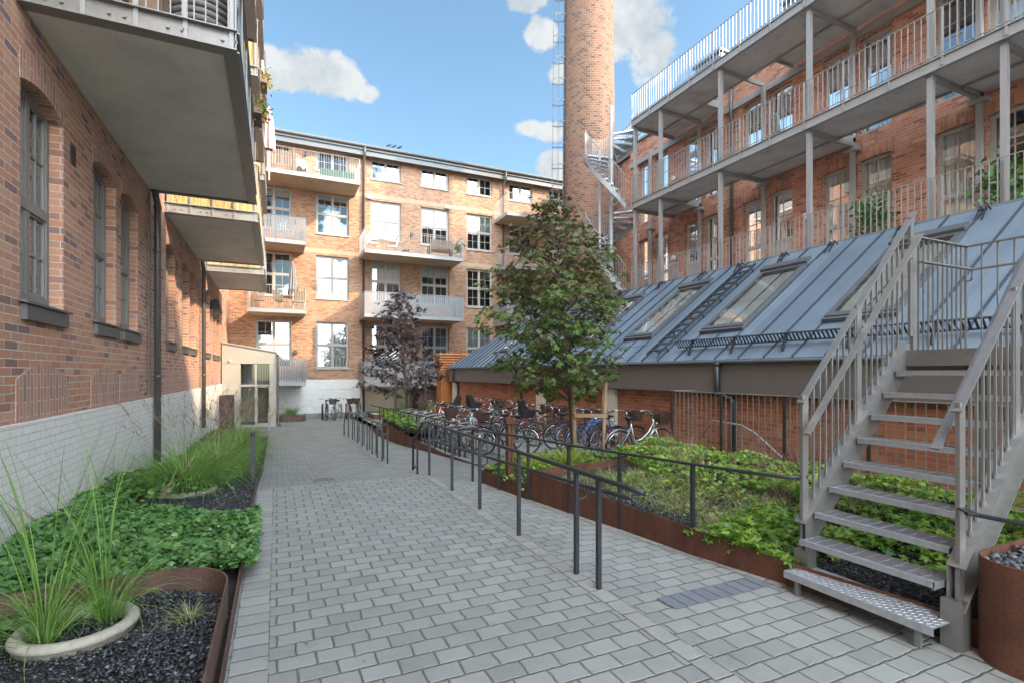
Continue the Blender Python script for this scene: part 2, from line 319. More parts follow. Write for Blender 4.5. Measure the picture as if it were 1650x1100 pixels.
def reed():
    s = NT('reed_screen'); P = s.sep(s.pos()); a = s.math('ADD', s.math('MULTIPLY', P[0], 1), P[1])
    v = s.comb(s.math('MULTIPLY', a, 60), 0, s.math('MULTIPLY', P[2], 3)); n = s.noise(1, v, 2)
    v2 = s.comb(s.math('MULTIPLY', a, 9), 0, s.math('MULTIPLY', P[2], .5)); n2 = s.noise(1, v2, 2)
    s.set(s.ramp(s.math('ADD', s.math('MULTIPLY', n, .6), s.math('MULTIPLY', n2, .4)), [(.35, (.22, .14, .05)), (.5, (.50, .38, .16)), (.68, (.66, .56, .32))]), .8); s.bump(n, .01); return s.m
M['reed'] = reed()

# ------------------------------------------------------------------ mesh helpers
class MB:
    def __init__(s): s.v = []; s.f = []; s.m = []
    def poly(s, pts, mi=0):
        b = len(s.v); s.v += [tuple(p) for p in pts]; s.f.append(tuple(range(b, b + len(pts)))); s.m.append(mi)
    def hexa(s, p, mi=0):
        b = len(s.v); s.v += [tuple(q) for q in p]
        for f in ((0, 3, 2, 1), (4, 5, 6, 7), (0, 1, 5, 4), (1, 2, 6, 5), (2, 3, 7, 6), (3, 0, 4, 7)): s.f.append(tuple(b + i for i in f)); s.m.append(mi)
    def box(s, x0, x1, y0, y1, z0, z1, mi=0):
        if x0 > x1: x0, x1 = x1, x0
        if y0 > y1: y0, y1 = y1, y0
        if z0 > z1: z0, z1 = z1, z0
        s.hexa([(x0, y0, z0), (x1, y0, z0), (x1, y1, z0), (x0, y1, z0), (x0, y0, z1), (x1, y0, z1), (x1, y1, z1), (x0, y1, z1)], mi)
    def bar(s, a, b, w, h, up=(0, 0, 1), mi=0):
        a, b = Vector(a), Vector(b); d = (b - a).normalized(); up = Vector(up); sd = d.cross(up)
        if sd.length < 1e-4: sd = d.cross(Vector((0, 1, 0)))
        sd.normalize(); u = sd.cross(d).normalized(); sd *= w / 2; u *= h / 2
        s.hexa([a - sd - u, a + sd - u, b + sd - u, b - sd - u, a - sd + u, a + sd + u, b + sd + u, b - sd + u], mi)
    def tube(s, pts, r, n=8, mi=0, cap=True, closed=False):
        pts = [Vector(p) for p in pts]; R = r if isinstance(r, (list, tuple)) else [r] * len(pts)
        k = len(pts); base = len(s.v); prev = None
        for i, p in enumerate(pts):
            if closed: d = pts[(i + 1) % k] - pts[i - 1]
            else: d = (pts[min(i + 1, k - 1)] - pts[max(i - 1, 0)])
            d.normalize()
            if prev is None:
                a = d.cross(Vector((0, 0, 1)))
                if a.length < 1e-3: a = d.cross(Vector((0, 1, 0)))
                a.normalize()
            else:
                a = prev - d * prev.dot(d); a.normalize()
            prev = a; b = d.cross(a)
            for j in range(n):
                t = 2 * pi * j / n; s.v.append(tuple(p + (a * cos(t) + b * sin(t)) * R[i]))
        for i in range(k if closed else k - 1):
            i2 = (i + 1) % k
            for j in range(n):
                j2 = (j + 1) % n; s.f.append((base + i * n + j, base + i * n + j2, base + i2 * n + j2, base + i2 * n + j)); s.m.append(mi)
        if cap and not closed:
            s.f.append(tuple(base + j for j in reversed(range(n)))); s.m.append(mi)
            s.f.append(tuple(base + (k - 1) * n + j for j in range(n))); s.m.append(mi)
    def prism(s, poly, z0, z1, mi=0):
        n = len(poly); s.poly([(x, y, z1) for x, y in poly], mi); s.poly([(x, y, z0) for x, y in reversed(poly)], mi)
        for i in range(n):
            a, b = poly[i], poly[(i + 1) % n]; s.poly([(a[0], a[1], z0), (b[0], b[1], z0), (b[0], b[1], z1), (a[0], a[1], z1)], mi)
    def strip_wall(s, path, t, mi=0):
        """path of (x,y,z0,z1): thin upright sheet with thickness t to the left of the path"""
        k = len(path); nn = []
        for i in range(k):
            a = path[max(i - 1, 0)]; b = path[min(i + 1, k - 1)]; d = Vector((b[0] - a[0], b[1] - a[1])).normalized(); nn.append((-d.y * t, d.x * t))
        b = len(s.v)
        for p, n_ in zip(path, nn): s.v += [(p[0], p[1], p[2]), (p[0], p[1], p[3]), (p[0] + n_[0], p[1] + n_[1], p[3]), (p[0] + n_[0], p[1] + n_[1], p[2])]
        for i in range(k - 1):
            o = b + 4 * i
            for j in range(4): s.f.append((o + j, o + (j + 1) % 4, o + 4 + (j + 1) % 4, o + 4 + j)); s.m.append(mi)
        s.f.append((b, b + 3, b + 2, b + 1)); e = b + 4 * (k - 1); s.f.append((e, e + 1, e + 2, e + 3)); s.m += [mi, mi]
    def mesh(s, name, mats, smooth=False):
        me = bpy.data.meshes.new(name); me.from_pydata(s.v, [], s.f)
        for m in (mats if isinstance(mats, (list, tuple)) else [mats]): me.materials.append(M[m] if isinstance(m, str) else m)
        me.polygons.foreach_set('material_index', s.m)
        if smooth: me.polygons.foreach_set('use_smooth', [True] * len(s.f))
        me.update(); return me
    def build(s, name, mats, parent=None, smooth=False):
        return link(name, s.mesh(name, mats, smooth), parent)
def link(name, me, parent=None, loc=None):
    o = bpy.data.objects.new(name, me); COL.objects.link(o)
    if parent is not None:
        o.parent = parent; o.matrix_parent_inverse = Matrix.Translation(-Vector(parent.location)) if (parent.type == 'EMPTY' and parent.parent is None) else Matrix()
    if loc: o.location = loc
    return o
def thing(name, label, cat, loc=(0, 0, 0), group=None):
    o = bpy.data.objects.new(name, None); COL.objects.link(o); o.location = loc; o.empty_display_size = .1
    o['label'] = label; o['category'] = cat
    if group: o['group'] = group
    return o
def tag(o, label, cat, group=None):
    o['label'] = label; o['category'] = cat
    if group: o['group'] = group
    return o
def struct(o): o['kind'] = 'structure'; return o
def stuff(o, label=None, cat=None):
    o['kind'] = 'stuff'
    if label: o['label'] = label; o['category'] = cat
    return o
def copy_tree(o, loc, rz, label=None, group=None, matswap=None):
    r = o.copy(); COL.objects.link(r); r.location = loc; r.rotation_euler = (0, 0, rz)
    if label: r['label'] = label
    if group: r['group'] = group
    def rec(src, dst):
        for ch in src.children:
            c = ch.copy(); COL.objects.link(c); c.parent = dst
            if matswap and c.type == 'MESH':
                for sl in c.material_slots:
                    if sl.material and sl.material.name in matswap:
                        nm = matswap[sl.material.name]; sl.link = 'OBJECT'; sl.material = nm
            rec(ch, c)
    rec(o, r); return r
def np_mesh(name, V, F, mat, parent=None, smooth=False):
    """V (n,3); F (m,k) equal-sized faces"""
    me = bpy.data.meshes.new(name); n, k = len(F), F.shape[1]
    me.vertices.add(len(V)); me.vertices.foreach_set('co', V.astype(np.float32).ravel())
    me.loops.add(n * k); me.loops.foreach_set('vertex_index', F.astype(np.int32).ravel())
    me.polygons.add(n); me.polygons.foreach_set('loop_start', np.arange(0, n * k, k, dtype=np.int32)); me.polygons.foreach_set('loop_total', np.full(n, k, dtype=np.int32))
    if smooth: me.polygons.foreach_set('use_smooth', np.ones(n, dtype=bool))
    me.materials.append(M[mat]); me.update(calc_edges=True); me.validate(); return link(name, me, parent)
def scatter(tv, tf, P, Nn, S, yaw=None):
    """instances of a template (z = leaf normal) baked to arrays"""
    n = len(P); Nn = Nn / np.linalg.norm(Nn, axis=1, keepdims=True)
    a = RNG.normal(size=(n, 3)) if yaw is None else yaw
    a = a - Nn * np.sum(a * Nn, 1, keepdims=True); a /= np.linalg.norm(a, axis=1, keepdims=True); b = np.cross(Nn, a)
    S = np.broadcast_to(np.asarray(S, float), (n,))
    V = P[:, None, :] + S[:, None, None] * (tv[None, :, 0:1] * a[:, None, :] + tv[None, :, 1:2] * b[:, None, :] + tv[None, :, 2:3] * Nn[:, None, :])
    F = tf[None] + (np.arange(n) * len(tv))[:, None, None]
    return V.reshape(-1, 3), F.reshape(-1, tf.shape[1])
def merge(parts):
    Vs, Fs, o = [], [], 0
    for V, F in parts: Vs.append(V); Fs.append(F + o); o += len(V)
    return np.concatenate(Vs), np.concatenate(Fs)
def fan(outline, droop=.12):
    n = len(outline); V = [(0, 0, 0)] + [(x, y, -droop * (x * x + y * y)) for x, y in outline]
    return np.array(V), np.array([(0, i + 1, (i + 1) % n + 1) for i in range(n)])
def lobed(lobes=5, deep=.45, sharp=1):
    out = []
    for i in range(lobes):
        a = -2.2 + 4.4 * i / (lobes - 1); r = 1 - .28 * abs(a) / 2.2
        out += [((r * .72) * cos(a - .22), (r * .72) * sin(a - .22)), (r * cos(a), r * sin(a)), ((r * .72) * cos(a + .22), (r * .72) * sin(a + .22))]
        if i < lobes - 1: am = a + 2.2 / (lobes - 1); out.append((deep * cos(am), deep * sin(am)))
    out.append((-.12, 0)); return [(x * .5, y * .5) for x, y in out]
LEAF_MAPLE = fan(lobed(5, .42), .5)
LEAF_ROUND = fan([(.5 * cos(t) * (1 if cos(t) < .6 else 1.15), .42 * sin(t)) for t in np.linspace(.4, 2 * pi - .4 + .0001, 7)], .6)
CHIP = (np.array([(1, 0, .1), (.2, .8, 0), (-.9, .3, .1), (-.4, -.8, 0), (.3, -.2, .45), (0, .1, -.4)]) * .5,
        np.array([(0, 1, 4), (1, 2, 4), (2, 3, 4), (3, 0, 4), (1, 0, 5), (2, 1, 5), (3, 2, 5), (0, 3, 5)]))
def blades(P, A, Ln, W, arch, seg=6, lean=.35, gust=.12):
    """grass blades: base P, outward azimuth A, length, width, how far the tip falls over"""
    n = len(P); Ln = np.broadcast_to(Ln, (n,)); W = np.broadcast_to(W, (n,)); arch = np.broadcast_to(arch, (n,)); lean = np.broadcast_to(lean, (n,))
    t = np.linspace(0, 1, seg + 1); ang0 = pi / 2 - lean; ang = ang0[:, None] - arch[:, None] * t[None] ** 1.6
    ds = Ln[:, None] / seg
    h = np.cumsum(np.cos(ang) * ds, 1) - np.cos(ang[:, :1]) * ds; z = np.cumsum(np.sin(ang) * ds, 1) - np.sin(ang[:, :1]) * ds
    tw = RNG.normal(size=n) * gust; Az = A[:, None] + tw[:, None] * t[None]
    C = np.stack([P[:, 0:1] + h * np.cos(Az), P[:, 1:2] + h * np.sin(Az), P[:, 2:3] + z], 2)
    w = W[:, None] * (1 - t[None] ** 2.2) * .5 + .0006
    sd = A + pi / 2 + RNG.normal(size=n) * .6; S = np.stack([np.cos(sd), np.sin(sd), np.zeros(n)], 1)
    V = np.stack([C - S[:, None] * w[..., None], C + S[:, None] * w[..., None]], 2).reshape(n, -1, 3)
    F = np.array([(2 * i, 2 * i + 1, 2 * i + 3, 2 * i + 2) for i in range(seg)])
    return V.reshape(-1, 3), (F[None] + (np.arange(n) * (2 * seg + 2))[:, None, None]).reshape(-1, 4)

def interp(x, pts):
    if x <= pts[0][0]: return pts[0][1]
    for (a, va), (b, vb) in zip(pts, pts[1:]):
        if x <= b: return va + (vb - va) * (x - a) / (b - a)
    return pts[-1][1]
ZC = lambda y: interp(y, [(8.3, 0), (12.3, -.42), (18.2, -.55), (22, -.62)])
ZL = lambda y: interp(y, [(2.9, 0), (8.3, -.17), (12.3, -.42), (18.2, -.55), (22, -.62)])
ZB = lambda y: interp(y, [(7, -.12), (12, -.34), (19, -.36), (22, -.62)])
# ------------------------------------------------------------------ the ground
gm = MB(); gm.poly([(-150, -150, -.9), (150, -150, -.9), (150, 150, -.9), (-150, 150, -.9)]); struct(gm.build('ground', 'soil'))
def sheet(name, x0, x1, ys, zf, mat, dz=0, skirt=False):
    m = MB()
    for a, b in zip(ys, ys[1:]):
        X0 = x0(a) if callable(x0) else x0; X0b = x0(b) if callable(x0) else x0; X1 = x1(a) if callable(x1) else x1; X1b = x1(b) if callable(x1) else x1
        m.poly([(X0, a, zf(a) + dz), (X1, a, zf(a) + dz), (X1b, b, zf(b) + dz), (X0b, b, zf(b) + dz)])
        if skirt:
            m.poly([(X1, a, zf(a) + dz), (X1, a, zf(a) - .4), (X1b, b, zf(b) - .4), (X1b, b, zf(b) + dz)])
    return struct(m.build(name, mat))
YS = [-10, 0, 2.9, 5, 8.3, 9.3, 10.3, 11.3, 12.3, 14, 16, 18.2, 20, 22, 29]
sheet('path', -2.2, 2.34, YS, ZC, 'paver', skirt=True)
sheet('sloping_path', 2.34, 3.95, YS, ZL, 'paver')
YB = [6.4, 7, 12.2, 14, 15.5, 17, 19, 22, 29]
XY0 = lambda y: interp(y, [(12.2, 3.9), (17, 3.32), (19, 3.3), (22, 3.6)])
sheet('bicycle_yard', XY0, 8.3, YB, ZB, 'paver', skirt=False)
m = MB()
for a, b in zip(YB, YB[1:]): m.poly([(XY0(a), a, ZB(a)), (XY0(b), b, ZB(b)), (XY0(b), b, ZL(b) - .1), (XY0(a), a, ZL(a) - .1)])
struct(m.build('yard_edge', 'corten'))
sheet('left_kerb', -.25, -.04, YS[:4] + [8.3], ZC, 'kerb', .004)
sheet('middle_kerb', 2.2, 2.344, YS[:4] + [8.3], ZC, 'kerb_mid', .004)
sheet('ramp_kerb', 2.2, 2.34, [12.3, 14, 16, 18.2], ZC, 'kerb_mid', .004)
sheet('cross_kerb', -.04, 2.2, [8.12, 8.3], ZC, 'kerb', .004)
sheet('planter_kerb', lambda y: 3.94 - .118 * (y - 1.7) - .02 - .17, lambda y: 3.99 - .118 * (y - 1.7), [-2, 0, 2.9, 5, 8.2], ZL, 'kerb', .004)
m = MB(); m.poly([(2.60, 2.845, .006), (3.62, 2.845, .006), (3.59, 3.05, .004), (2.60, 3.05, .004)]); struct(m.build('dark_sett_band', 'paver_dark'))
m = MB(); m.tube([(.72, 8.95, ZC(8.95) + .003), (.72, 8.95, ZC(8.95) + .012)], .16, 20)
tag(m.build('drain_cover', 'dark_steel'), 'round dark metal drain cover set in the sloping path', 'drain cover')

# ------------------------------------------------------------------ walls with openings, windows
def wall(mb, axis, c, a0, a1, z0, z1, holes, depth, sgn, mi=0, step=None):
    """axis 'x': plane X=c running in Y; 'y': plane Y=c running in X. sgn = direction into the wall. holes (a,b,z0,z1)"""
    As = sorted({a0, a1} | {h[0] for h in holes if a0 < h[0] < a1} | {h[1] for h in holes if a0 < h[1] < a1})
    pt = (lambda a, z, d=0: (c + d * sgn, a, z)) if axis == 'x' else (lambda a, z, d=0: (a, c + d * sgn, z))
    flip = (axis == 'x' and sgn < 0) or (axis == 'y' and sgn > 0)
    def q(p):
        mb.poly(p if flip else p[::-1], mi)
    for a, b in zip(As, As[1:]):
        hs = sorted([h for h in holes if h[0] <= a + 1e-6 and h[1] >= b - 1e-6], key=lambda h: h[2]); z = z0
        for h in hs + [(0, 0, z1, z1)]:
            if h[2] > z + 1e-6: q([pt(a, z), pt(b, z), pt(b, h[2]), pt(a, h[2])])
            z = h[3]
    for (a, b, u, v) in holes:
        a, b = max(a, a0), min(b, a1)
        for p, r in ((pt(a, u), pt(a, v)), (pt(b, v), pt(b, u))):
            pp = (pt(a, u, depth), pt(a, v, depth)) if p[0 if axis == 'y' else 1] == a else (pt(b, v, depth), pt(b, u, depth))
            q([p, r, pp[1], pp[0]])
        q([pt(a, v), pt(b, v), pt(b, v, depth), pt(a, v, depth)]); q([pt(b, u), pt(a, u), pt(a, u, depth), pt(b, u, depth)])

def window(parent, axis, c, sgn, a0, a1, z0, z1, lay=(2, 2, .5), mat='frame', cover=None, cov_h=1.0, arch=0, label=None, door=False, bar_w=.075, glassm='glass', nv=2, name='window'):
    """c = plane of the frame's face, frame goes sgn*.07 deep. Two casements wide (lay[0]), transom at lay[2]*height, muntins inside"""
    P = (lambda a, z, d=0: (c + d * sgn, a, z)) if axis == 'x' else (lambda a, z, d=0: (a, c + d * sgn, z))
    m = MB()
    def bx(a, b, u, v, d0, d1):
        if axis == 'x': m.box(c + d0 * sgn, c + d1 * sgn, a, b, u, v)
        else: m.box(a, b, c + d0 * sgn, c + d1 * sgn, u, v)
    bx(a0, a0 + bar_w, z0, z1, 0, .07); bx(a1 - bar_w, a1, z0, z1, 0, .07)
    bx(a0 + bar_w, a1 - bar_w, z0, z0 + bar_w, 0, .07); bx(a0 + bar_w, a1 - bar_w, z1 - bar_w, z1, 0, .07)
    zt = z0 + (z1 - z0) * lay[2] if lay[2] else None
    cols = lay[0]; mid = []
    w = (a1 - a0) / cols
    if zt: bx(a0 + bar_w, a1 - bar_w, zt - bar_w * .6, zt + bar_w * .6, -.006, .07)
    segs = [(z0 + bar_w, zt - bar_w * .6), (zt + bar_w * .6, z1 - bar_w)] if zt else [(z0 + bar_w, z1 - bar_w)]
    for i in range(1, cols):
        x = a0 + w * i
        for (u, v) in segs: bx(x - bar_w * .55, x + bar_w * .55, u, v, .002, .07)
    for k in range(cols):
        l = a0 + w * k + (bar_w if k == 0 else bar_w * .55); r = a0 + w * (k + 1) - (bar_w if k == cols - 1 else bar_w * .55)
        for si, (u, v) in enumerate(segs):
            sw = .028  # sash
            bx(l, l + sw, u, v, .012, .06); bx(r - sw, r, u, v, .012, .06); bx(l + sw, r - sw, u, u + sw, .012, .06); bx(l + sw, r - sw, v - sw, v, .012, .06)
            if door and si == 0 and len(segs) > 1:
                bx(l + sw, r - sw, u + sw, v - sw, .025, .045); continue
            for j in range(1, nv): x = l + (r - l) * j / nv; bx(x - .011, x + .011, u + sw, v - sw, .018, .05)
            ny = lay[1]
            for j in range(1, ny): zz = u + (v - u) * j / ny; bx(l + sw, r - sw, zz - .011, zz + .011, .02, .048)
    o = m.build(name, mat, parent)
    if label: o['label'] = label
    pm = MB(); e = .01
    pm.poly([P(a0 + e, z0 + e, .034), P(a1 - e, z0 + e, .034), P(a1 - e, z1 - e, .034), P(a0 + e, z1 - e, .034)]); pm.build('pane', glassm, o)
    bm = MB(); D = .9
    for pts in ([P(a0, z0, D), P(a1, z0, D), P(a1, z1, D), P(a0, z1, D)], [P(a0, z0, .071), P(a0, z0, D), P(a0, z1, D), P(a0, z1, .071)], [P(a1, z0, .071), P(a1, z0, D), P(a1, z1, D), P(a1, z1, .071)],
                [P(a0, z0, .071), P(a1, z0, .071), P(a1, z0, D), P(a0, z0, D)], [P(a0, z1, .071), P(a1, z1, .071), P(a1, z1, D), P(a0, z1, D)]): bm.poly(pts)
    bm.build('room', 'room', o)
    if cover:
        cm = MB(); n = 24; zb = z1 - (z1 - z0) * cov_h
        if cover == 'curtain':
            pr = None
            for i in range(n + 1):
                a = a0 + (a1 - a0) * i / n; d = .14 + .03 * sin(i * 2.1) + .015 * sin(i * 5.3)
                if pr: cm.poly([P(pr[0], zb, pr[1]), P(a, zb, d), P(a, z1, d), P(pr[0], z1, pr[1])])
                pr = (a, d)
        else: cm.poly([P(a0, zb, .12), P(a1, zb, .12), P(a1, z1, .12), P(a0, z1, .12)])
        cm.build('curtain' if cover == 'curtain' else 'blind', 'curtain' if cover == 'curtain' else 'blind', o)
    return o

def balusters(m, a, b, z0, z1, sp=.12, w=.016, top=.035, post_every=None, low=True, pw=.035):
    a, b = Vector((a[0], a[1], 0)), Vector((b[0], b[1], 0)); L_ = (b - a).length; d = (b - a) / L_; n = max(2, int(L_ / sp))
    A = lambda t, z: (a.x + d.x * t, a.y + d.y * t, z)
    m.bar(A(0, z1), A(L_, z1), top, .012)
    if low: m.bar(A(0, z0 + .1), A(L_, z0 + .1), .03, .01)
    for i in range(n + 1):
        t = L_ * i / n; big = post_every and i % post_every == 0
        w_ = pw if big else w
        m.bar(A(t, z0), A(t, z1 - .006), w_, w * .8 if not big else .02, up=(d.x, d.y, 0))

# ------------------------------------------------------------------ left brick building
XL = -2.1
lb = thing('brick_building', 'red brick building along the left edge with white painted base and stacked balconies', 'building', (XL, 10, 0))
SP = 6.68
win_y = []
for k in range(-1, 3):
    o = k * SP
    win_y += [(6.05 + o, 7.08 + o), (8.07 + o, 9.09 + o), (9.35 + o, 10.37 + o)]
win_y = [w for w in win_y if w[0] > -1 and w[1] < 24.1]
ZS, ZA = 2.37, 4.46
m = MB(); holes = [(a, b, ZS, ZA) for a, b in win_y]
for fl in (1, 2): holes += [(a, b, ZS + 3.2 * fl, ZA + 3.2 * fl) for a, b in win_y if a > 9]
wall(m, 'x', XL, -6, 28, 1.25, 14.6, holes, .5, -1)
for (a, b) in win_y:   # segmental arch infill at the head of each opening
    n = 10; R = 1.05; rise = .11
    arc = [(a + (b - a) * i / n, ZA - rise * (2 * i / n - 1) ** 2) for i in range(n + 1)]
    for (p, q) in zip(arc, arc[1:]):
        m.poly([(XL, p[0], p[1]), (XL, q[0], q[1]), (XL, q[0], ZA), (XL, p[0], ZA)])
        m.poly([(XL, p[0], p[1]), (XL - .45, p[0], p[1]), (XL - .45, q[0], q[1]), (XL, q[0], q[1])])
m.build('wall', 'brick_left', lb)
m = MB(); m.box(XL - .4, XL + .035, -6, 27.99, -1, 1.25); m.build('painted_base', 'plinth', lb)
m = MB(); m.box(XL - 10, XL - .9, -6, 27.99, 1.25, 14.6); m.poly([(XL - 10, -6, 14.6), (XL + .3, -6, 14.6), (XL + .3, 28, 14.6), (XL - 10, 28, 14.6)]); m.build('roof', 'gutter', lb)
for (a, b) in win_y:   # soldier-course arches over the openings
    am = MB(); n = 10; rise = .11
    for i in range(n):
        f = lambda i: (a - .02 + (b - a + .04) * i / n, ZA - rise * (2 * i / n - 1) ** 2)
        p, q = f(i), f(i + 1); x = XL + .006; h = .27
        am.hexa([(XL - .02, p[0], p[1] + .001), (x, p[0], p[1] + .001), (x, q[0], q[1] + .001), (XL - .02, q[0], q[1] + .001), (XL - .02, p[0], p[1] + h), (x, p[0], p[1] + h), (x, q[0], q[1] + h), (XL - .02, q[0], q[1] + h)])
    am.build('brick_arch', 'arch_left', lb); am = MB()
    # blocked basement arch just above the painted base
    for i in range(n):
        f = lambda i: (a - .1 + (b - a + .2) * i / n, 1.78 - .14 * (2 * i / n - 1) ** 2)
        p, q = f(i), f(i + 1); x = XL + .008
        am.hexa([(XL - .02, p[0], 1.26), (x, p[0], 1.26), (x, q[0], 1.26), (XL - .02, q[0], 1.26), (XL - .02, p[0], p[1]), (x, p[0], p[1]), (x, q[0], q[1]), (XL - .02, q[0], q[1])])
    am.build('blocked_arch', 'arch_left', lb)
for i, (a, b) in enumerate(win_y):
    o = window(lb, 'x', XL - .12, -1, a + .0, b - .0, ZS + .02, ZA - .02, (2, 2, .46), 'frame_dark', cover='blind' if i % 3 == 1 else None, cov_h=.5 if i % 2 else .95)
    sm = MB(); sm.hexa([(XL - .125, a - .05, ZS + .0), (XL + .07, a - .05, ZS - .045), (XL + .07, b + .05, ZS - .045), (XL - .125, b + .05, ZS), (XL - .125, a - .05, ZS + .025), (XL + .07, a - .05, ZS - .02), (XL + .07, b + .05, ZS - .02), (XL - .125, b + .05, ZS + .025)])
    sm.build('sill', 'sill', o)
    cm = MB(); cm.box(XL + .001, XL + .05, a + .0, b, ZS - .19, ZS - .05); cm.build('sill_course', 'sill', o)
for (a, b) in [(6.05 + 1.35 + k * SP - .12, 0) for k in (0, 1, 2)]:
    m = MB(); m.box(XL - .01, XL + .012, a, a + .14, 4.05, 4.27); m.build('air_vent', 'black', lb)
# upper windows of the left building (glimpsed behind the balconies)
for fl in (1, 2):
    for (a, b) in win_y:
        if a > 9: window(lb, 'x', XL - .12, -1, a, b, ZS + .02 + 3.2 * fl, ZA - .02 + 3.2 * fl, (2, 2, .46), 'frame_dark')
for y in (11.3, 17.9):
    m = MB(); m.tube([(XL + .11, y, .05), (XL + .11, y, 4.8), (XL + .08, y, 4.95), (XL + .08, y, 14.4)], .055, 12)
    for z in (1.6, 3.9, 4.7): m.tube([(XL + .11, y, z), (XL + .11, y, z + .06)], .064, 12)
    m.build('downpipe', 'pipe', lb, True)
for y, h in ((9.0, .9),):
    m = MB(); m.box(XL + .03, XL + .06, 10.95, 11.0, 1.3, 4.9); m.build('cable_duct', 'pipe', lb)

def left_balcony(y0, y1, zb, near='bars', outer='steel', mats='steel_brown'):
    x1 = -.4; o = MB(); o.box(XL, x1 - .1, y0 + .1, y1 - .1, zb + .03, zb + .2)
    slab = o.build('balcony', 'concrete', lb)
    e = MB(); h = .21
    def chan(a, b, ax):
        if ax == 'x': e.box(a[0], b[0], a[1], a[1] + .1 * (1 if a[1] < (y0 + y1) / 2 else -1), zb + h - .012, zb + h); e.box(a[0], b[0], a[1] - 0, a[1] + .1 * (1 if a[1] < (y0 + y1) / 2 else -1), zb, zb + .012)
    e.box(XL, x1, y0, y0 + .012, zb, zb + h); e.box(XL, x1, y1 - .012, y1, zb, zb + h); e.box(x1 - .012, x1, y0 + .012, y1 - .012, zb, zb + h)
    for z in (zb, zb + h - .012):
        e.box(XL, x1 + .03, y0 - .055, y0, z, z + .012); e.box(x1, x1 + .05, y0, y1, z, z + .012)
        e.box(XL, x1 - .012, y0 + .012, y0 + .1, z, z + .01); e.box(x1 - .1, x1 - .012, y0 + .1, y1 - .1, z, z + .01)
    for i in range(4):
        x = XL + .25 + i * .47
        e.tube([(x - .06, y0 - .02, zb + .1), (x - .06, y0, zb + .1)], .018, 8); e.tube([(x + .06, y0 - .02, zb + .1), (x + .06, y0, zb + .1)], .018, 8)
    for i in range(int((y1 - y0) / .8)):
        y = y0 + .3 + i * .8; e.tube([(x1, y, zb + .1), (x1 + .03, y, zb + .1)], .018, 6)
    e.build('edge_beam', mats, slab)
    r = MB(); zt = zb + h + 1.05
    for i in range(5): x = XL + .06 + i * .405; r.box(x - .02, x + .02, y0 - .02, y0 - .008, zb + .02, zt)
    n = int((y1 - y0) / .9)
    for i in range(n + 1): y = y0 + (y1 - y0) * i / n; r.box(x1 + .013, x1 + .025, y - .02, y + .02, zb + .02, zt)
    r.bar((XL, y0 - .014, zt), (x1 + .02, y0 - .014, zt), .05, .012); r.bar((x1 + .02, y0, zt), (x1 + .02, y1, zt), .05, .012)
    if near == 'bars':
        for i in range(17): x = XL + .05 + i * .1; r.box(x - .006, x + .006, y0 - .012, y0 - .004, zb + h, zt)
    r.build('railing', 'steel', slab)
    if near == 'reed':
        s = MB(); 
        for i in range(22): x = XL + .03 + i * .075; s.box(x, x + .07, y0 + .015 + .006 * (i % 2), y0 + .03 + .006 * (i % 2), zb + h + .02, zt - .02 - .04 * ((i * 7) % 3) / 3)
        s.build('reed_screen', 'reed', slab)
    s = MB(); n = int((y1 - y0) / .11)
    for i in range(n): y = y0 + .03 + i * .11; s.box(x1 - .02 - .006 * (i % 2), x1 - .005 - .006 * (i % 2), y, y + .1, zb + h + .03 - .0 * i, zt - .03)
    s.build('screen', {'wood': 'wood', 'reed': 'reed', 'steel': 'steel_brown'}[outer], slab)
    return slab
b1 = left_balcony(6.0, 11.3, 5.0, 'bars', 'steel', 'steel_brown')
left_balcony(12.6, 17.7, 5.0, 'reed', 'reed', 'steel'); left_balcony(19.3, 23.4, 5.0, 'reed', 'steel', 'steel')
for k, (a, b) in enumerate(((6.0, 11.3), (12.6, 17.7), (19.3, 23.4))):
    left_balcony(a, b, 8.2, 'reed', 'wood', 'steel'); left_balcony(a, b, 11.4, 'bars', 'wood' if k == 0 else 'steel', 'steel')

# lobby at the end of the left building
ly = 24.3
lo = thing('entrance_lobby', 'beige metal clad entrance porch with glass door in the far left corner', 'entrance porch', (-1, ly, -.62))
m = MB(); m.hexa([(-2.06, ly, 2.08), (-.02, ly, 2.08), (-.02, 27.98, 2.08), (-2.06, 27.98, 2.08), (-2.06, ly, 2.92), (-.02, ly, 2.55), (-.02, 27.98, 2.55), (-2.06, 27.98, 2.92)])
m.build('roof', 'lobby', lo)
m = MB(); m.hexa([(-2.1, ly - .06, 2.93), (.02, ly - .06, 2.56), (.02, 27.98, 2.56), (-2.1, 27.98, 2.93), (-2.1, ly - .06, 2.98), (.02, ly - .06, 2.61), (.02, 27.98, 2.61), (-2.1, 27.98, 2.98)])
m.build('roof_edge', 'lobby', lo)
m = MB(); m.box(-2.06, -1.42, ly + .01, ly + .1, -.62, .78); m.box(-2.06, -1.42, ly + .01, ly + .1, .79, 2.075); m.box(-.22, -.03, ly + .02, ly + .12, -.62, 2.075); m.box(-.03, -.01, ly + .02, 27.98, -.62, 2.075)
m.box(-1.42, -1.37, ly + .02, ly + .1, -.62, 2.075); m.box(-.84, -.76, ly + .015, ly + .1, -.62, 2.075); m.box(-.27, -.22, ly + .02, ly + .1, -.62, 2.075)
m.box(-1.37, -.84, ly + .02, ly + .1, 1.12, 1.2); m.box(-.76, -.27, ly + .02, ly + .1, 1.12, 1.2); m.box(-1.37, -.84, ly + .02, ly + .1, -.62, -.5)
m.build('front_wall', 'lobby', lo)
m = MB()
for a, b, u, v in ((-1.37, -.84, -.5, 1.12), (-1.37, -.84, 1.2, 2.07), (-.76, -.27, 1.2, 2.07)): m.poly([(a, ly + .06, u), (b, ly + .06, u), (b, ly + .06, v), (a, ly + .06, v)])
m.build('glazing', 'glass', lo)
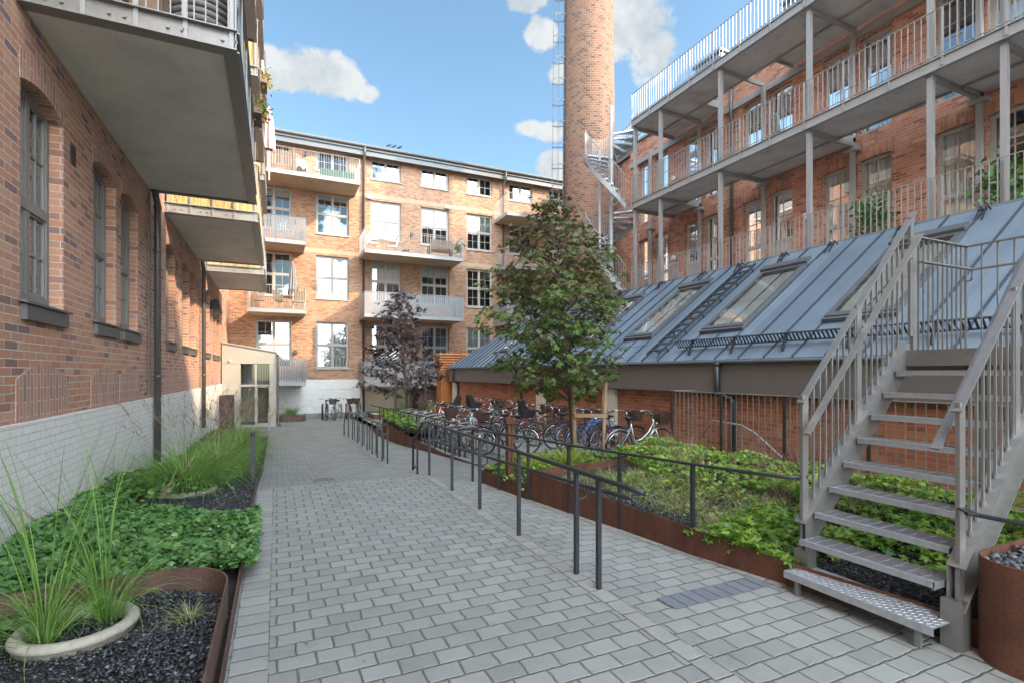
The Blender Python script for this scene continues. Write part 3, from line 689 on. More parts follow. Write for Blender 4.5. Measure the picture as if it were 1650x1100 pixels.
m = MB(); m.box(-.76, -.73, ly + .05, ly + .08, -.6, 1.1); m.box(-.3, -.27, ly + .05, ly + .08, -.6, 1.1); m.box(-.73, -.3, ly + .05, ly + .08, 1.07, 1.1); m.box(-.73, -.3, ly + .05, ly + .08, -.6, -.45); d = m.build('door', 'frame', lo)
m = MB(); m.poly([(-.73, ly + .065, -.45), (-.3, ly + .065, -.45), (-.3, ly + .065, 1.07), (-.73, ly + .065, 1.07)]); m.build('pane', 'glass', d)
m = MB(); m.tube([(-.7, ly + .01, .0), (-.7, ly + .01, .7)], .012); m.build('handle', 'chrome', d)
m = MB(); m.box(-2.0, -.05, 27.4, 27.5, -.6, 2.07); m.box(-2.05, -2.0, ly + .1, 27.4, -.6, 2.07); m.build('inner_wall', 'render', lo)
m = MB(); m.tube([(-1.75, ly - .07, 2.2), (-1.75, ly, 2.2)], .05, 12); m.build('light_fitting', 'chrome', lo)
m = MB(); m.tube([(.05, ly - .05, 2.5), (.06, ly - .05, -.45), (.14, ly - .16, -.58)], .045, 10); m.build('downpipe', 'pipe', lo, True)

# ------------------------------------------------------------------ back building
YB_ = 28.0
bb = thing('apartment_building', 'four storey yellow brick block closing the far end of the courtyard', 'building', (8, YB_, -.62))
CX = [-.12, 2.64, 5.38, 8.10, 10.79, 13.46, 16.2, 18.9]
ROWS = [(1.92, 4.30), (5.48, 7.70), (8.81, 10.91), (12.03, 13.1)]
m = MB(); wh = []
for c in CX:
    for r, (u, v) in enumerate(ROWS): wh.append((c - .81, c + .81, u, v))
wall(m, 'y', YB_, -2.1, 26, 1.35, 13.25, wh, .35, 1); m.build('wall', 'brick_back', bb)
m = MB()
m.box(-2.1, 4.0, YB_ - .03, YB_ + .3, -.9, 1.35); m.build('painted_base', 'plinth', bb)
m = MB(); m.box(4.0, 26, YB_ - .03, YB_ + .3, -.9, 1.35); m.box(4.9, 6.7, YB_ - .045, YB_ - .03, -.3, .9); m.build('rendered_base', 'render', bb)
m = MB(); m.box(-.0, 26, YB_ - .16, YB_ - .03, -.9, -.36); m.build('kerb_base', 'plinth_grey', bb)
m = MB(); m.box(1.9, 3.55, YB_ - .055, YB_ - .031, .86, .92); m.box(1.86, 1.9, YB_ - .05, YB_ - .031, -.3, .92); m.box(3.55, 3.59, YB_ - .05, YB_ - .031, -.3, .92); m.build('blocked_opening', 'plinth', bb)
m = MB()
m.box(-2.3, 26, YB_ - .12, YB_ + 6, 13.2, 13.3); m.build('eaves_board', 'soffit_warm', bb)
m = MB(); m.hexa([(-2.3, YB_ - .5, 13.32), (26, YB_ - .5, 13.32), (26, YB_ + 6, 13.9), (-2.3, YB_ + 6, 13.9), (-2.3, YB_ - .5, 13.62), (26, YB_ - .5, 13.62), (26, YB_ + 6, 15.4), (-2.3, YB_ + 6, 15.4)])
m.box(-2.3, 26, YB_ - .42, YB_ - .12, 13.06, 13.32)
m.tube([(-2.3, YB_ - .56, 13.5), (26, YB_ - .56, 13.5)], .075, 10); m.build('roof', 'gutter', bb)
m = MB()
for u, z in ((5.2, 7.86), (5.2, 11.07)): m.box(-2.1, 26, YB_ - .006, YB_ + .01, z - .05, z + .17)
m.build('brick_band', 'band', bb)
cov = {(0, 0): None, (1, 0): ('curtain', 1), (2, 0): None, (4, 0): ('blind', .85), (1, 1): ('blind', .5), (2, 1): ('blind', .55), (3, 1): ('blind', .3), (0, 1): None, (4, 1): None,
       (4, 2): ('blind', .55), (1, 2): ('blind', .14), (0, 2): ('blind', .2), (4, 3): None}
for ci, c in enumerate(CX):
    for r, (u, v) in enumerate(ROWS):
        cv = cov.get((ci, r)); cv = cv or (None, 1)
        o = window(bb, 'y', YB_ + .1, 1, c - .8, c + .8, u + .01, v - .01, (2, 2, .5 if r < 3 else 0), 'frame', cover=cv[0], cov_h=cv[1])
        sm = MB(); sm.box(c - .84, c + .84, YB_ - .05, YB_ + .1, u - .05, u - .001); sm.build('sill', 'frame', o)
for x in (4.19, 12.25):
    m = MB(); m.tube([(x, YB_ - .56, 13.45), (x, YB_ - .5, 13.1), (x, YB_ - .1, 12.7), (x, YB_ - .1, -.4)], .06, 10); m.build('downpipe', 'pipe', bb, True)
def back_balcony(x0, x1, z, kind, dep=1.9):
    y0 = YB_ - dep; o = MB(); o.box(x0 + .05, x1 - .05, y0 + .05, YB_ - .001, z + .01, z + .17); slab = o.build('balcony', 'soffit_warm', bb)
    e = MB(); e.box(x0, x1, y0, y0 + .05, z, z + .19); e.box(x0, x0 + .05, y0 + .05, YB_ - .001, z, z + .19); e.box(x1 - .05, x1, y0 + .05, YB_ - .001, z, z + .19)
    e.build('edge_beam', 'steel', slab)
    zt = z + 1.25; r = MB()
    if kind == 'bars':
        for a, b in (((x0 + .02, y0), (x1 - .02, y0)), ((x0 + .02, y0), (x0 + .02, YB_ - .05)), ((x1 - .02, y0), (x1 - .02, YB_ - .05))): balusters(r, a, b, z + .1, zt, .11, .014, .04, 10)
        r.build('railing', 'steel', slab)
    else:
        n = int((x1 - x0) / .105)
        for i in range(n): x = x0 + i * (x1 - x0) / n; r.box(x, x + .082, y0 - .02, y0 - .005, z + .2, zt)
        k = int(dep / .105)
        for i in range(k):
            y = y0 + i * dep / k
            r.box(x0 - .02, x0 - .005, y, y + .082, z + .2, zt); r.box(x1 + .005, x1 + .02, y, y + .082, z + .2, zt)
        for i in range(int((x1 - x0) / 1.2) + 1): x = x0 + i * (x1 - x0) / int((x1 - x0) / 1.2); r.box(x - .02, x + .02, y0 - .004, y0 + .02, z, zt + .02)
        r.bar((x0, y0 - .01, zt + .02), (x1, y0 - .01, zt + .02), .05, .02)
        r.build('railing', {'slats': 'slat_grey', 'slats_light': 'slat_light'}[kind], slab)
    return slab
M['slat_grey'] = plain('grey_slats', (.17, .175, .185), .5, .1, 5, .15); M['slat_light'] = plain('light_slats', (.24, .25, .265), .5, .1, 5, .12)
back_balcony(-1.5, 3.75, 10.95, 'bars'); back_balcony(-1.3, 1.25, 7.72, 'slats'); back_balcony(3.97, 9.12, 7.65, 'bars'); back_balcony(-1.2, 1.27, 4.47, 'bars')
back_balcony(3.97, 9.12, 4.45, 'slats_light'); back_balcony(-1.2, 1.24, 1.1, 'slats'); back_balcony(3.97, 9.12, 1.02, 'slats_light')
back_balcony(11.7, 17.0, 10.5, 'bars'); back_balcony(11.7, 17.0, 7.5, 'bars'); back_balcony(11.7, 17.0, 4.4, 'slats_light')
# timber screen standing on the top left balcony
m = MB()
for i in range(14): m.box(-.55 + i * .1, -.47 + i * .1, 26.15, 26.17, 11.2, 12.05)
m.box(-.57, .86, 26.175, 26.2, 11.3, 11.36); m.box(-.57, .86, 26.175, 26.2, 11.85, 11.91)
tag(m.build('slat_screen', 'wood'), 'brown slatted wooden screen on the top left balcony of the far block', 'screen')
def wall_lamp(x, z, y=YB_, lab=''):
    o = thing('wall_lamp', lab, 'wall lamp', (x, y - .01, z), 'dark wall lamps on the yellow brick block')
    m = MB(); m.box(x - .05, x + .05, y - .05, y - .001, z - .08, z + .08); m.build('bracket', 'black', o)
    m = MB(); m.hexa([(x - .09, y - .2, z - .1), (x + .09, y - .2, z - .1), (x + .09, y - .051, z - .1), (x - .09, y - .051, z - .1), (x - .06, y - .14, z + .08), (x + .06, y - .14, z + .08), (x + .06, y - .051, z + .08), (x - .06, y - .051, z + .08)]); m.build('shade', 'black', o)
for (x, z, lab) in ((1.33, 12.75, 'small dark wall lamp beside the top left windows of the far block'), (.86, 9.3, 'small dark wall lamp above the dark slatted balcony at left'), (.9, 5.9, 'small dark wall lamp right of the balcony with the closed grey parasol'),
                    (.86, 2.75, 'small dark wall lamp above the lowest left slatted balcony'), (6.74, 9.3, 'small dark wall lamp between the tall windows above the balcony with the bench'),
                    (6.74, 6.0, 'small dark wall lamp behind the long grey slatted balcony'), (15.0, 12.2, 'small dark wall lamp high beside the chimney')): wall_lamp(x, z, lab=lab)
for (x, z, lab) in ((4.5, 11.0, 'white floodlight beside the left downpipe of the far block'), (8.8, 11.05, 'white floodlight on the band above the right tall window')):
    o = thing('floodlight', lab, 'floodlight', (x, YB_, z)); m = MB(); m.box(x - .14, x + .14, YB_ - .2, YB_ - .06, z - .08, z + .08); m.build('housing', 'white', o); m = MB(); m.box(x - .03, x + .03, YB_ - .06, YB_ - .007, z - .04, z + .04); m.build('bracket', 'white', o)
for i, (x, lab) in enumerate(((5.45, 'leftmost of three dark birds sitting on the roof edge'), (5.72, 'middle one of three dark birds on the roof edge'), (6.02, 'rightmost of three dark birds sitting on the roof edge'))):
    m = MB(); z = 13.75; y = YB_ - .35
    m.tube([(x - .14, y, z), (x - .06, y, z + .04), (x, y, z + .07), (x + .06, y, z + .1), (x + .1, y, z + .15), (x + .13, y, z + .155), (x + .17, y, z + .145)], [.012, .035, .055, .05, .035, .03, .006], 8)
    m.tube([(x, y, z + .02), (x, y, z - .1)], .006, 5); tag(m.build('bird', 'black', smooth=True), lab, 'bird', 'birds on the roof edge')

# ------------------------------------------------------------------ low building with zinc roof
XE, ZE, XR, ZR = 7.9, 1.96, 11.5, 4.63
K = (ZR - ZE) / (XR - XE)
rz = lambda x: ZE + K * (x - XE)
low = thing('low_building', 'low brick building with a blue grey standing seam metal roof and skylights', 'building', (XE, 12, -.4))
m = MB(); m.box(8.1, 8.4, -6, 24.6, -.9, 1.5); m.box(8.4, 12, 24.3, 24.6, -.9, 1.5)
m.build('wall', 'brick_low', low)
for q in ((8.0, 8.1, 11.0, 11.55), (8.0, 8.1, 14.9, 15.45), (8.02, 8.4, 24.05, 24.62)): m = MB(); m.box(*q, -.9, 1.28); m.build('concrete_pillar', 'render', low)
m = MB(); m.box(7.93, 7.97, -6, 24.9, 1.3, 1.93); m.box(7.97, 12, 24.86, 24.9, 1.3, 1.93); m.box(7.97, 8.1, -6, 24.85, 1.3, 1.33)
for y in range(0, 24, 2): m.box(7.928, 7.93, y + .4, y + .406, 1.3, 1.93)
m.build('fascia', 'fascia', low)
m = MB(); far_e, far_r = 25.1, 21.4; nrm = Vector((-K, 0, 1)).normalized(); tk = .05
A = Vector((XE, -6, ZE)); B_ = Vector((XR, -6, ZR)); C_ = Vector((XR, far_r, ZR)); D_ = Vector((XE, far_e, ZE))
m.poly([A, B_, C_, D_]); m.poly([D_, C_, Vector((15, far_e, ZE))]); m.poly([A, D_, Vector((XE, far_e, ZE - .05)), Vector((XE, -6, ZE - .05))][::-1])
m.poly([(XE, -6, ZE - .05), (XE, far_e, ZE - .05), (8.1, far_e, ZE - .05), (8.1, -6, ZE - .05)])
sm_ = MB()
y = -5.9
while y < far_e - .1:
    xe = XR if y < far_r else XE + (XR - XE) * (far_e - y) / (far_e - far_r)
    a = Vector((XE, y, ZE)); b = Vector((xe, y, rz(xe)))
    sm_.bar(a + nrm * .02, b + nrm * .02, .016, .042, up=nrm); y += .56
m.bar(D_, C_, .05, .04); m.bar(C_, C_ + Vector((0, -27.4, 0)), .06, .05)
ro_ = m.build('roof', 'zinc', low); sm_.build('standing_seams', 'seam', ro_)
m = MB(); m.tube([(XE - .03, -6, ZE - .05), (XE - .03, far_e, ZE - .05)], .035, 8); m.build('gutter', 'gutter', low, True)
for y in (24.03, 16.96, 7.47, 2.0):
    m = MB(); m.tube([(7.88, y, 1.93), (7.88, y, 1.35), (7.9, y, 1.28), (8.04, y - .22, 1.2), (8.05, y - .25, 1.1), (8.05, y - .25, -.4)], .05 if y > 8 else .06, 10)
    m.tube([(7.88, y, 1.9), (7.88, y, 1.8)], [.09, .05], 10); m.build('downpipe', 'dark_steel', low, True)
def onroof(x, y, h=0): return Vector((x, y, rz(x))) + nrm * h
def skylight(y0, y1, x0=8.75, x1=10.7):
    m = MB()
    def rb(xa, xb, ya, yb, h0, h1, mm=m):
        mm.hexa([onroof(xa, ya, h0), onroof(xb, ya, h0), onroof(xb, yb, h0), onroof(xa, yb, h0), onroof(xa, ya, h1), onroof(xb, ya, h1), onroof(xb, yb, h1), onroof(xa, yb, h1)])
    rb(x0 - .3, x1 + .25, y0 - .13, y1 + .13, .004, .012)
    fr = m.build('skylight', 'zinc', low)
    m2 = MB()
    for a in ((x0, x0 + .09, y0, y1), (x1 - .09, x1, y0, y1), (x0 + .09, x1 - .09, y0, y0 + .09), (x0 + .09, x1 - .09, y1 - .09, y1)): rb(*a, .01, .11, m2)
    rb(x1 - .02, x1 + .14, y0 - .02, y1 + .02, .1, .17, m2); rb(x0 - .06, x0, y0 - .02, y1 + .02, .02, .09, m2)
    m2.build('frame', 'gutter', fr)
    m3 = MB(); m3.poly([onroof(x0 + .08, y0 + .08, .1), onroof(x1 - .08, y0 + .08, .1), onroof(x1 - .08, y1 - .08, .1), onroof(x0 + .08, y1 - .08, .1)]); m3.build('pane', 'glass_sky', fr)
    m4 = MB(); m4.poly([onroof(x0 + .08, y0 + .08, .02), onroof(x1 - .08, y0 + .08, .02), onroof(x1 - .08, y1 - .08, .02), onroof(x0 + .08, y1 - .08, .02)]); m4.build('blind', 'curtain', fr)  # white sheet added beneath the glass to brighten the pane like reflected sky
for a, b in ((1.9, 3.05), (4.7, 5.85), (7.55, 8.7), (10.35, 11.48), (13.15, 14.28), (16.6, 17.5), (19.3, 20.1)): skylight(a, b)
m = MB()   # roof ladder
for s in (-.2, .2): m.bar(onroof(7.98, 9.4 + s, .14), onroof(11.1, 9.4 + s, .14), .03, .05, up=nrm)
for i in range(15): x = 8.1 + i * .21; m.bar(onroof(x, 9.17, .14), onroof(x, 9.63, .14), .07, .02, up=nrm)
for i in range(6): x = 8.2 + i * .55; [m.bar(onroof(x, 9.4 + s, .0), onroof(x, 9.4 + s, .14), .02, .03) for s in (-.2, .2)]
m.build('roof_ladder', 'dark_steel', low)
m = MB()   # snow guard
for h in (.06, .22): m.bar(onroof(8.24, -5, h), onroof(8.24, 8.9, h), .035, .012, up=nrm)
y = -5
while y < 8.9:
    m.bar(onroof(8.24, y, .06), onroof(8.24, y, .22), .03, .006); y += .075
for i in range(12): y = 8.4 - i * 1.12; m.bar(onroof(8.05, y, .02), onroof(8.28, y, .2), .03, .05); m.bar(onroof(8.5, y, .02), onroof(8.28, y, .2), .03, .03)
m.build('snow_guard', 'dark_steel', low)
m = MB()
for y in (3.6, 4.7, 6.0, 7.4, 8.6, 9.9, 11.2, 13, 15, 17):
    for s in (-.05, .05): m.bar(onroof(11.1, y + s, .02), onroof(11.35, y + s, .13), .015, .03, up=nrm); m.bar(onroof(11.35, y + s, .13), onroof(11.4, y + s, 0), .015, .03)
    m.tube([onroof(11.28, y - .07, .09), onroof(11.28, y + .07, .09)], .02, 8)
m.build('ridge_hooks', 'dark_steel', low)
# rust coloured chimney box at the far end
o = thing('rust_tower', 'rust coloured steel housing with horizontal louvres at the end of the low roof', 'ventilation tower', (8, 25.4, -.6))
m = MB(); m.box(7.65, 8.35, 25.3, 26.2, -.7, 1.58); m.build('shaft', 'corten_bright', o)
m = MB()
for i in range(9): z = 1.58 + i * .128; m.hexa([(7.52, 25.2, z), (9.7, 25.2, z), (9.7, 26.3, z), (7.52, 26.3, z), (7.58, 25.26, z + .1), (9.64, 25.26, z + .1), (9.64, 26.24, z + .1), (7.58, 26.24, z + .1)])
m.box(7.62, 9.6, 25.3, 26.2, 1.58, 2.7); m.build('louvres', 'corten_bright', o)
o = thing('steel_cabinet', 'dark brown steel storage box under the lowest balcony of the far block', 'cabinet', (7.6, 27, -.6))
m = MB(); m.box(6.75, 8.9, 26.4, 27.5, -.62, .85); m.build('body', 'rust_dark', o); m = MB(); m.box(6.7, 8.95, 26.34, 27.55, .85, .93); m.build('lid', 'rust_dark', o)

# fence before the basement stair
fe = thing('steel_fence', 'thin barred dark metal fence standing behind the planted bed before the brick wall', 'fence', (7.3, 5, .2))
m = MB(); n = 0; y = 8.1
while y > -3: m.bar((7.3, y, .23), (7.3, y, 1.33), .012, .012, up=(0, 1, 0)); y -= .115
m.build('bars', 'steel_brown', fe)
m = MB(); m.bar((7.3, 8.12, 1.335), (7.3, -3, 1.335), .035, .012); m.bar((7.3, 8.12, .23), (7.3, -3, .23), .03, .015); m.bar((7.3, 8.1, 1.335), (8.08, 8.1, 1.335), .03, .012); m.build('rail', 'steel', fe)
for i in range(9): y = 8.1 - i * 1.27; m = MB(); m.box(7.285, 7.32, y - .02, y + .02, -.2, 1.33); m.build('post', 'dark_steel', fe)
m = MB(); m.tube([(7.9, 7.95, .35), (7.9, 7.6, .75), (7.9, 6.9, .72), (7.9, 6.6, .6), (7.9, 5.4, -.2)], .02, 8); tag(m.build('stair_handrail', 'steel', smooth=True), 'bent grey handrail of the basement stair behind the barred fence', 'handrail')
m = MB(); m.box(7.15, 7.27, -3, 8.1, -.3, .22); tag(m.build('retaining_kerb', 'plinth_grey'), 'low concrete upstand carrying the barred fence behind the bed', 'low wall')

# ------------------------------------------------------------------ right brick building and gallery
XW = 13.6
rb = thing('gallery_building', 'red brick building on the right with rows of tall paired windows', 'building', (XW, 8, 0))
YC = [.45, 3.06, 5.68, 8.3, 10.95, 13.55, 16.15]
FL = [4.5, 7.72]
holes = []; wins = []
for lev, z in enumerate(FL):
    for k, yc in enumerate(YC):
        for side, (a, b) in enumerate(((yc + .10, yc + .89), (yc - .85, yc - .06))):
            hd_ = 2.62 if lev == 0 else 2.50
            holes.append((a, b, z + .05, z + hd_)); wins.append((lev, k, side, a, b, z + .05, z + hd_))
m = MB(); wall(m, 'x', XW, -6, 17.6, 0, 11.2, holes, .3, 1); m.poly([(XW, 17.6, 0), (XW + 6, 17.6, 0), (XW + 6, 17.6, 11.2), (XW, 17.6, 11.2)]); m.build('wall', 'brick_right', rb)
for (a, b, u, v) in holes:
    am = MB(); n = 8
    for i in range(n):
        f = lambda i: (a - .05 + (b - a + .1) * i / n, v - .05 * (2 * i / n - 1) ** 2)
        p, q = f(i), f(i + 1); am.hexa([(XW - .006, p[0], p[1]), (XW + .02, p[0], p[1]), (XW + .02, q[0], q[1]), (XW - .006, q[0], q[1]), (XW - .006, p[0], p[1] + .27), (XW + .02, p[0], p[1] + .27), (XW + .02, q[0], q[1] + .27), (XW - .006, q[0], q[1] + .27)])
    am.build('brick_arch', 'arch_right', rb)
for (lev, k, side, a, b, u, v) in wins:
    dr = (lev == 0 and (k, side) in ((4, 1), (5, 0), (1, 0))) or (lev == 1 and (k, side) in ((4, 1),))
    cv = ('curtain', 1) if (k * 3 + side + lev) % 3 == 0 else (('curtain', .6) if (k + side + lev) % 3 == 1 else (None, 1))
    window(rb, 'x', XW + .12, 1, a, b, u, v, (1, 2, .42), 'frame', cover=cv[0], cov_h=cv[1], door=dr, bar_w=.06)
m = MB(); m.hexa([(XW - .1, -6, 11.2), (XW + 7, -6, 11.2), (XW + 7, 17.7, 11.2), (XW - .1, 17.7, 11.2), (XW - .05, -6, 11.3), (XW + 3.2, -6, 14.0), (XW + 3.2, 17.7, 14.0), (XW - .05, 17.7, 11.3)])
y = -5.5
while y < 17.7:
    m.bar((XW, y, 11.36), (XW + 3.2, y, 14.02), .02, .05); y += .56
m.build('roof', 'zinc', rb)
for (a, b) in ((4.3, 5.6), (9.0, 10.6), (13.0, 14.2)):
    m = MB(); m.box(XW + .3, XW + 2.2, a, b, 11.3, 12.75); m.build('dormer', 'zinc', rb)
    m = MB(); m.box(XW + .22, XW + 2.4, a - .06, b + .06, 12.75, 12.83); m.build('dormer_roof', 'gutter', rb)
m = MB(); m.tube([(XW - .1, 11.75 + .45, 4.5), (XW - .1, 12.2, 9.9), (XW - .14, 12.2, 10.1), (XW - .1, 12.2, 11.2)], .055, 10); m.build('downpipe', 'pipe', rb, True)
m = MB(); m.box(XW - .09, XW, -6, 17.5, 10.25, 10.43); m.build('steel_band', 'steel', rb)
# unseen taller wing, added behind the camera on the right to shade the near yard
m = MB(); m.box(XW, XW + 9, -22, -2.4, -1, 18.5); m.build('unseen_shade_wing', 'brick_right', rb)

m = MB(); m.box(XW + 2.7, XW + 9, 17.7, 24, -1, 12.6); m.build('rear_wing', 'brick_right', rb)
m = MB(); m.hexa([(XW + 2.5, 17.71, 12.6), (XW + 9.2, 17.71, 12.6), (XW + 9.2, 24.2, 12.6), (XW + 2.5, 24.2, 12.6), (XW + 4.6, 17.71, 15), (XW + 9.2, 17.71, 15), (XW + 9.2, 24.2, 15), (XW + 4.6, 24.2, 15)])
for i in range(12): m.bar((XW + 2.5, 17.9 + i * .56, 12.63), (XW + 4.6, 17.9 + i * .56, 15.03), .02, .05)
m.build('rear_roof', 'zinc', rb)
ga = thing('access_gallery', 'galvanised steel access gallery with three decks and railings on the right building', 'gallery', (11.6, 8, 4.5))
XG = 11.6; YG0, YG1 = -4, 14.9
decks = [(4.32, 4.5, [(-4, 14.9)]), (7.55, 7.72, [(-4, 5.65), (8.3, 10.95), (13.6, 14.9)]), (10.5, 10.68, [(-4, 2.0), (4.9, 10.0), (12.6, 14.9)])]
POSTS = [14.88, 13.53, 10.98, 8.25, 5.72, 4.59, 2.0, -.6]
for (z0, z1, wide) in decks:
    m = MB(); XN = 12.75
    m.box(XG + .06, XN, YG0, YG1 - .06, z0 + .02, z1)
    for (a, b) in wide: m.box(XN, 13.5, a, b - .02, z0 + .02, z1)
    dk = m.build('deck', 'concrete_dark', ga)
    m = MB(); m.box(XG, XG + .012, YG0, YG1, z0, z1 + .03); m.box(XG - .04, XG + .06, YG0, YG1, z1 + .03, z1 + .042); m.box(XG - .04, XG + .06, YG0, YG1, z0 - .012, z0)
    m.box(XG + .012, 13.5, YG1 - .06, YG1, z0, z1 + .03); m.box(XN, XN + .05, YG0, YG1 - .06, z0 - .03, z0 + .018)
    for (a, b) in wide:
        m.box(XN + .05, 13.5, b - .02, b + .03, z0 - .05, z1)
        if a > -4: m.box(XN + .05, 13.5, a - .05, a, z0 - .05, z1)
    for y in POSTS: m.box(XG + .1, 13.5, y - .03, y + .03, z0 - .1, z0 + .018)
    m.build('edge_beam', 'steel', dk)
    m = MB(); r0, zt = z1 + .045, z1 + .97
    y = YG1
    i = 0
    while y > YG0:
        big = i % 8 == 0
        m.box(XG - .03, XG - .018 if not big else XG - .012, y - (.022 if big else .008), y + (.022 if big else .008), z0 + .04 if big else r0 + .04, zt); y -= .118; i += 1
    m.box(XG - .035, XG - .005, YG0, YG1, zt, zt + .012); m.box(XG - .03, XG - .01, YG0, YG1, r0 + .04, r0 + .055)
    m.build('railing', 'steel', dk)
for y in POSTS:
    m = MB(); w = .05; m.box(XG + .07, XG + .17, y - w, y + w, 3.6, 10.5)
    for z in (4.3, 7.53, 10.48): m.box(XG + .05, XG + .19, y - .07, y + .07, z - .03, z)
    m.build('post', 'steel', ga)
for yc in YC:
    m = MB(); m.box(13.4, 13.5, yc - .05, yc + .05, 4.3, 10.4); m.box(13.36, 13.55, yc - .16, yc + .16, 7.35, 7.45); m.build('wall_post', 'steel', ga)
for (z0, z1, wide) in decks[1:]:
    for a, b in ((5.65, 8.3), (10.95, 13.6)) if z0 < 8 else ((2.0, 4.9), (10.0, 12.6)): m = MB(); balusters(m, (12.77, a), (12.77, b), z1, z1 + .95, .12, .014, .035); m.build('inner_railing', 'steel', ga)
for (x, y, z, lab) in ((XW, 14.95, 6.0, 'round black bulkhead lamp beside the farthest doors on the lowest gallery'), (XW, 14.95, 9.0, 'round bulkhead lamp beside the farthest doors on the middle gallery'), (XW, 9.65, 6.1, 'round bulkhead lamp between the windows half way along the lowest gallery')):
    o = thing('bulkhead_lamp', lab, 'wall lamp', (x, y, z), 'round lamps on the gallery wall'); m = MB(); m.tube([(x - .03, y, z), (x - .001, y, z)], .11, 14); m.build('backplate', 'black', o); m = MB(); m.tube([(x - .1, y, z), (x - .07, y, z), (x - .031, y, z)], [.04, .085, .095], 14); m.build('lens', 'white', o)

# spiral stair at the end of the gallery
sp = thing('spiral_staircase', 'grey steel spiral staircase joining the gallery decks beside the chimney', 'staircase', (11.9, 16.55, -.3))
SC = Vector((11.45, 15.95)); R1 = .97
m = MB(); m.tube([(SC.x, SC.y, -.4), (SC.x, SC.y, 11.7)], .075, 12); m.build('centre_post', 'steel', sp, True)
m = MB(); px, py = SC.x - .45, SC.y + .1; m.tube([(px, py, -.4), (px, py, 10.0)], .05, 10); m.build('outer_post', 'steel', sp, True)
def hel(t, z0, z1, r, a0=radians(-50), a1=radians(265)):
    a = a0 + (a1 - a0) * t; return Vector((SC.x + r * cos(a), SC.y + r * sin(a), z0 + (z1 - z0) * t))
for (zt, zb) in ((10.68, 7.74), (7.7, 4.52), (4.5, 1.3)):
    # flight, a quarter landing held level on the outer side
    def lev(t):
        if t < .44: return zt - (zt - zb) * .30 * (t / .44)
        if t < .66: return zt - (zt - zb) * .30
        return zt - (zt - zb) * (.30 + .70 * (t - .66) / .34)
    def P(t, r, dz=0):
        q = hel(t, 0, 0, r); q.z = lev(t) + dz; return q
    tm = MB(); steps = [i / 6 * .44 for i in range(6)] + [.44, .5, .55, .605] + [.66 + i / 11 * .34 for i in range(11)]
    for i, t in enumerate(steps):
        t2 = steps[i + 1] if i + 1 < len(steps) else 1.0
        z = lev(t); a, b, c_, d = P(t, .1), P(t, R1 - .03), P(t2 + .004, R1 - .03), P(t2 + .004, .1)
        tm.hexa([(p.x, p.y, z - .045) for p in (a, b, c_, d)] + [(p.x, p.y, z) for p in (a, b, c_, d)])
    tm.build('treads', 'galv', sp)
    st = MB(); NN = 34
    for i in range(NN):
        t, t2 = i / NN, (i + 1) / NN; a, b = P(t, R1), P(t2, R1)
        st.hexa([a + Vector((0, 0, -.2)), b + Vector((0, 0, -.2)), P(t2, R1 - .02, -.2), P(t, R1 - .02, -.2), a + Vector((0, 0, .04)), b + Vector((0, 0, .04)), P(t2, R1 - .02, .04), P(t, R1 - .02, .04)])
    st.build('stringer', 'steel', sp)
    ra = MB()
    for i in range(61):
        t = i / 60; a = P(t, R1 + .015, -.1); ra.bar(a, a + Vector((0, 0, 1.08)), .014, .014, up=(1, 0, 0))
    ra.tube([P(i / 60, R1 + .015, .98) for i in range(61)], .02, 6); ra.tube([P(i / 60, R1 + .015, .12) for i in range(61)], .009, 5)
    ra.build('railing', 'steel', sp)

# chimney
ch = thing('factory_chimney', 'tall round tapering brick factory chimney rising behind the spiral stair', 'chimney', (14.46, 22, -.6))
m = MB(); seg = 64; CC = (14.46, 22.0); m.tube([(CC[0], CC[1], z) for z in (-1, 6, 12, 20, 34)], [1.36, 1.32, 1.28, 1.2, 1.05], seg); m.build('shaft', 'chimney', ch, True)
m = MB(); ax = -0.9135; ay = .4067   # cage stands on the side towards the left of the view
gx, gy = CC[0] - 1.28 * .9085 - .0, CC[1] + 1.28 * .4179
dirv = Vector((-.9085, .4179)); tan = Vector((.4179, .9085))
def cp(u, w, z): r = 1.30 - .0095 * z; p = Vector(CC) + dirv * (r + u) + tan * w; return (p.x, p.y, z)
for w in (-.22, .22): m.tube([cp(.14, w, 3), cp(.14, w, 33)], .022, 6)
z = 3
while z < 33: m.tube([cp(.14, -.22, z), cp(.14, .22, z)], .012, 5); z += .3
m.build('ladder', 'dark_steel', ch)
m = MB()
for k in range(27):
    z = 4.6 + k * 1.08; m.tube([cp(.14, -.3, z)] + [cp(.46 - .34 * cos(a), .36 * sin(a) * 1, z) for a in np.linspace(-2.5 + pi * 0, 2.5, 14)] + [cp(.14, .3, z)], .014, 5)
    m.tube([cp(0, -.22, z), cp(.14, -.22, z)], .014, 5); m.tube([cp(0, .22, z), cp(.14, .22, z)], .014, 5)
for a in np.linspace(-2.4, 2.4, 6): m.tube([cp(.46 - .34 * cos(a) , .36 * sin(a), 4.6), cp(.46 - .34 * cos(a), .36 * sin(a), 33)], .009, 5)
m.build('safety_cage', 'steel_brown', ch)

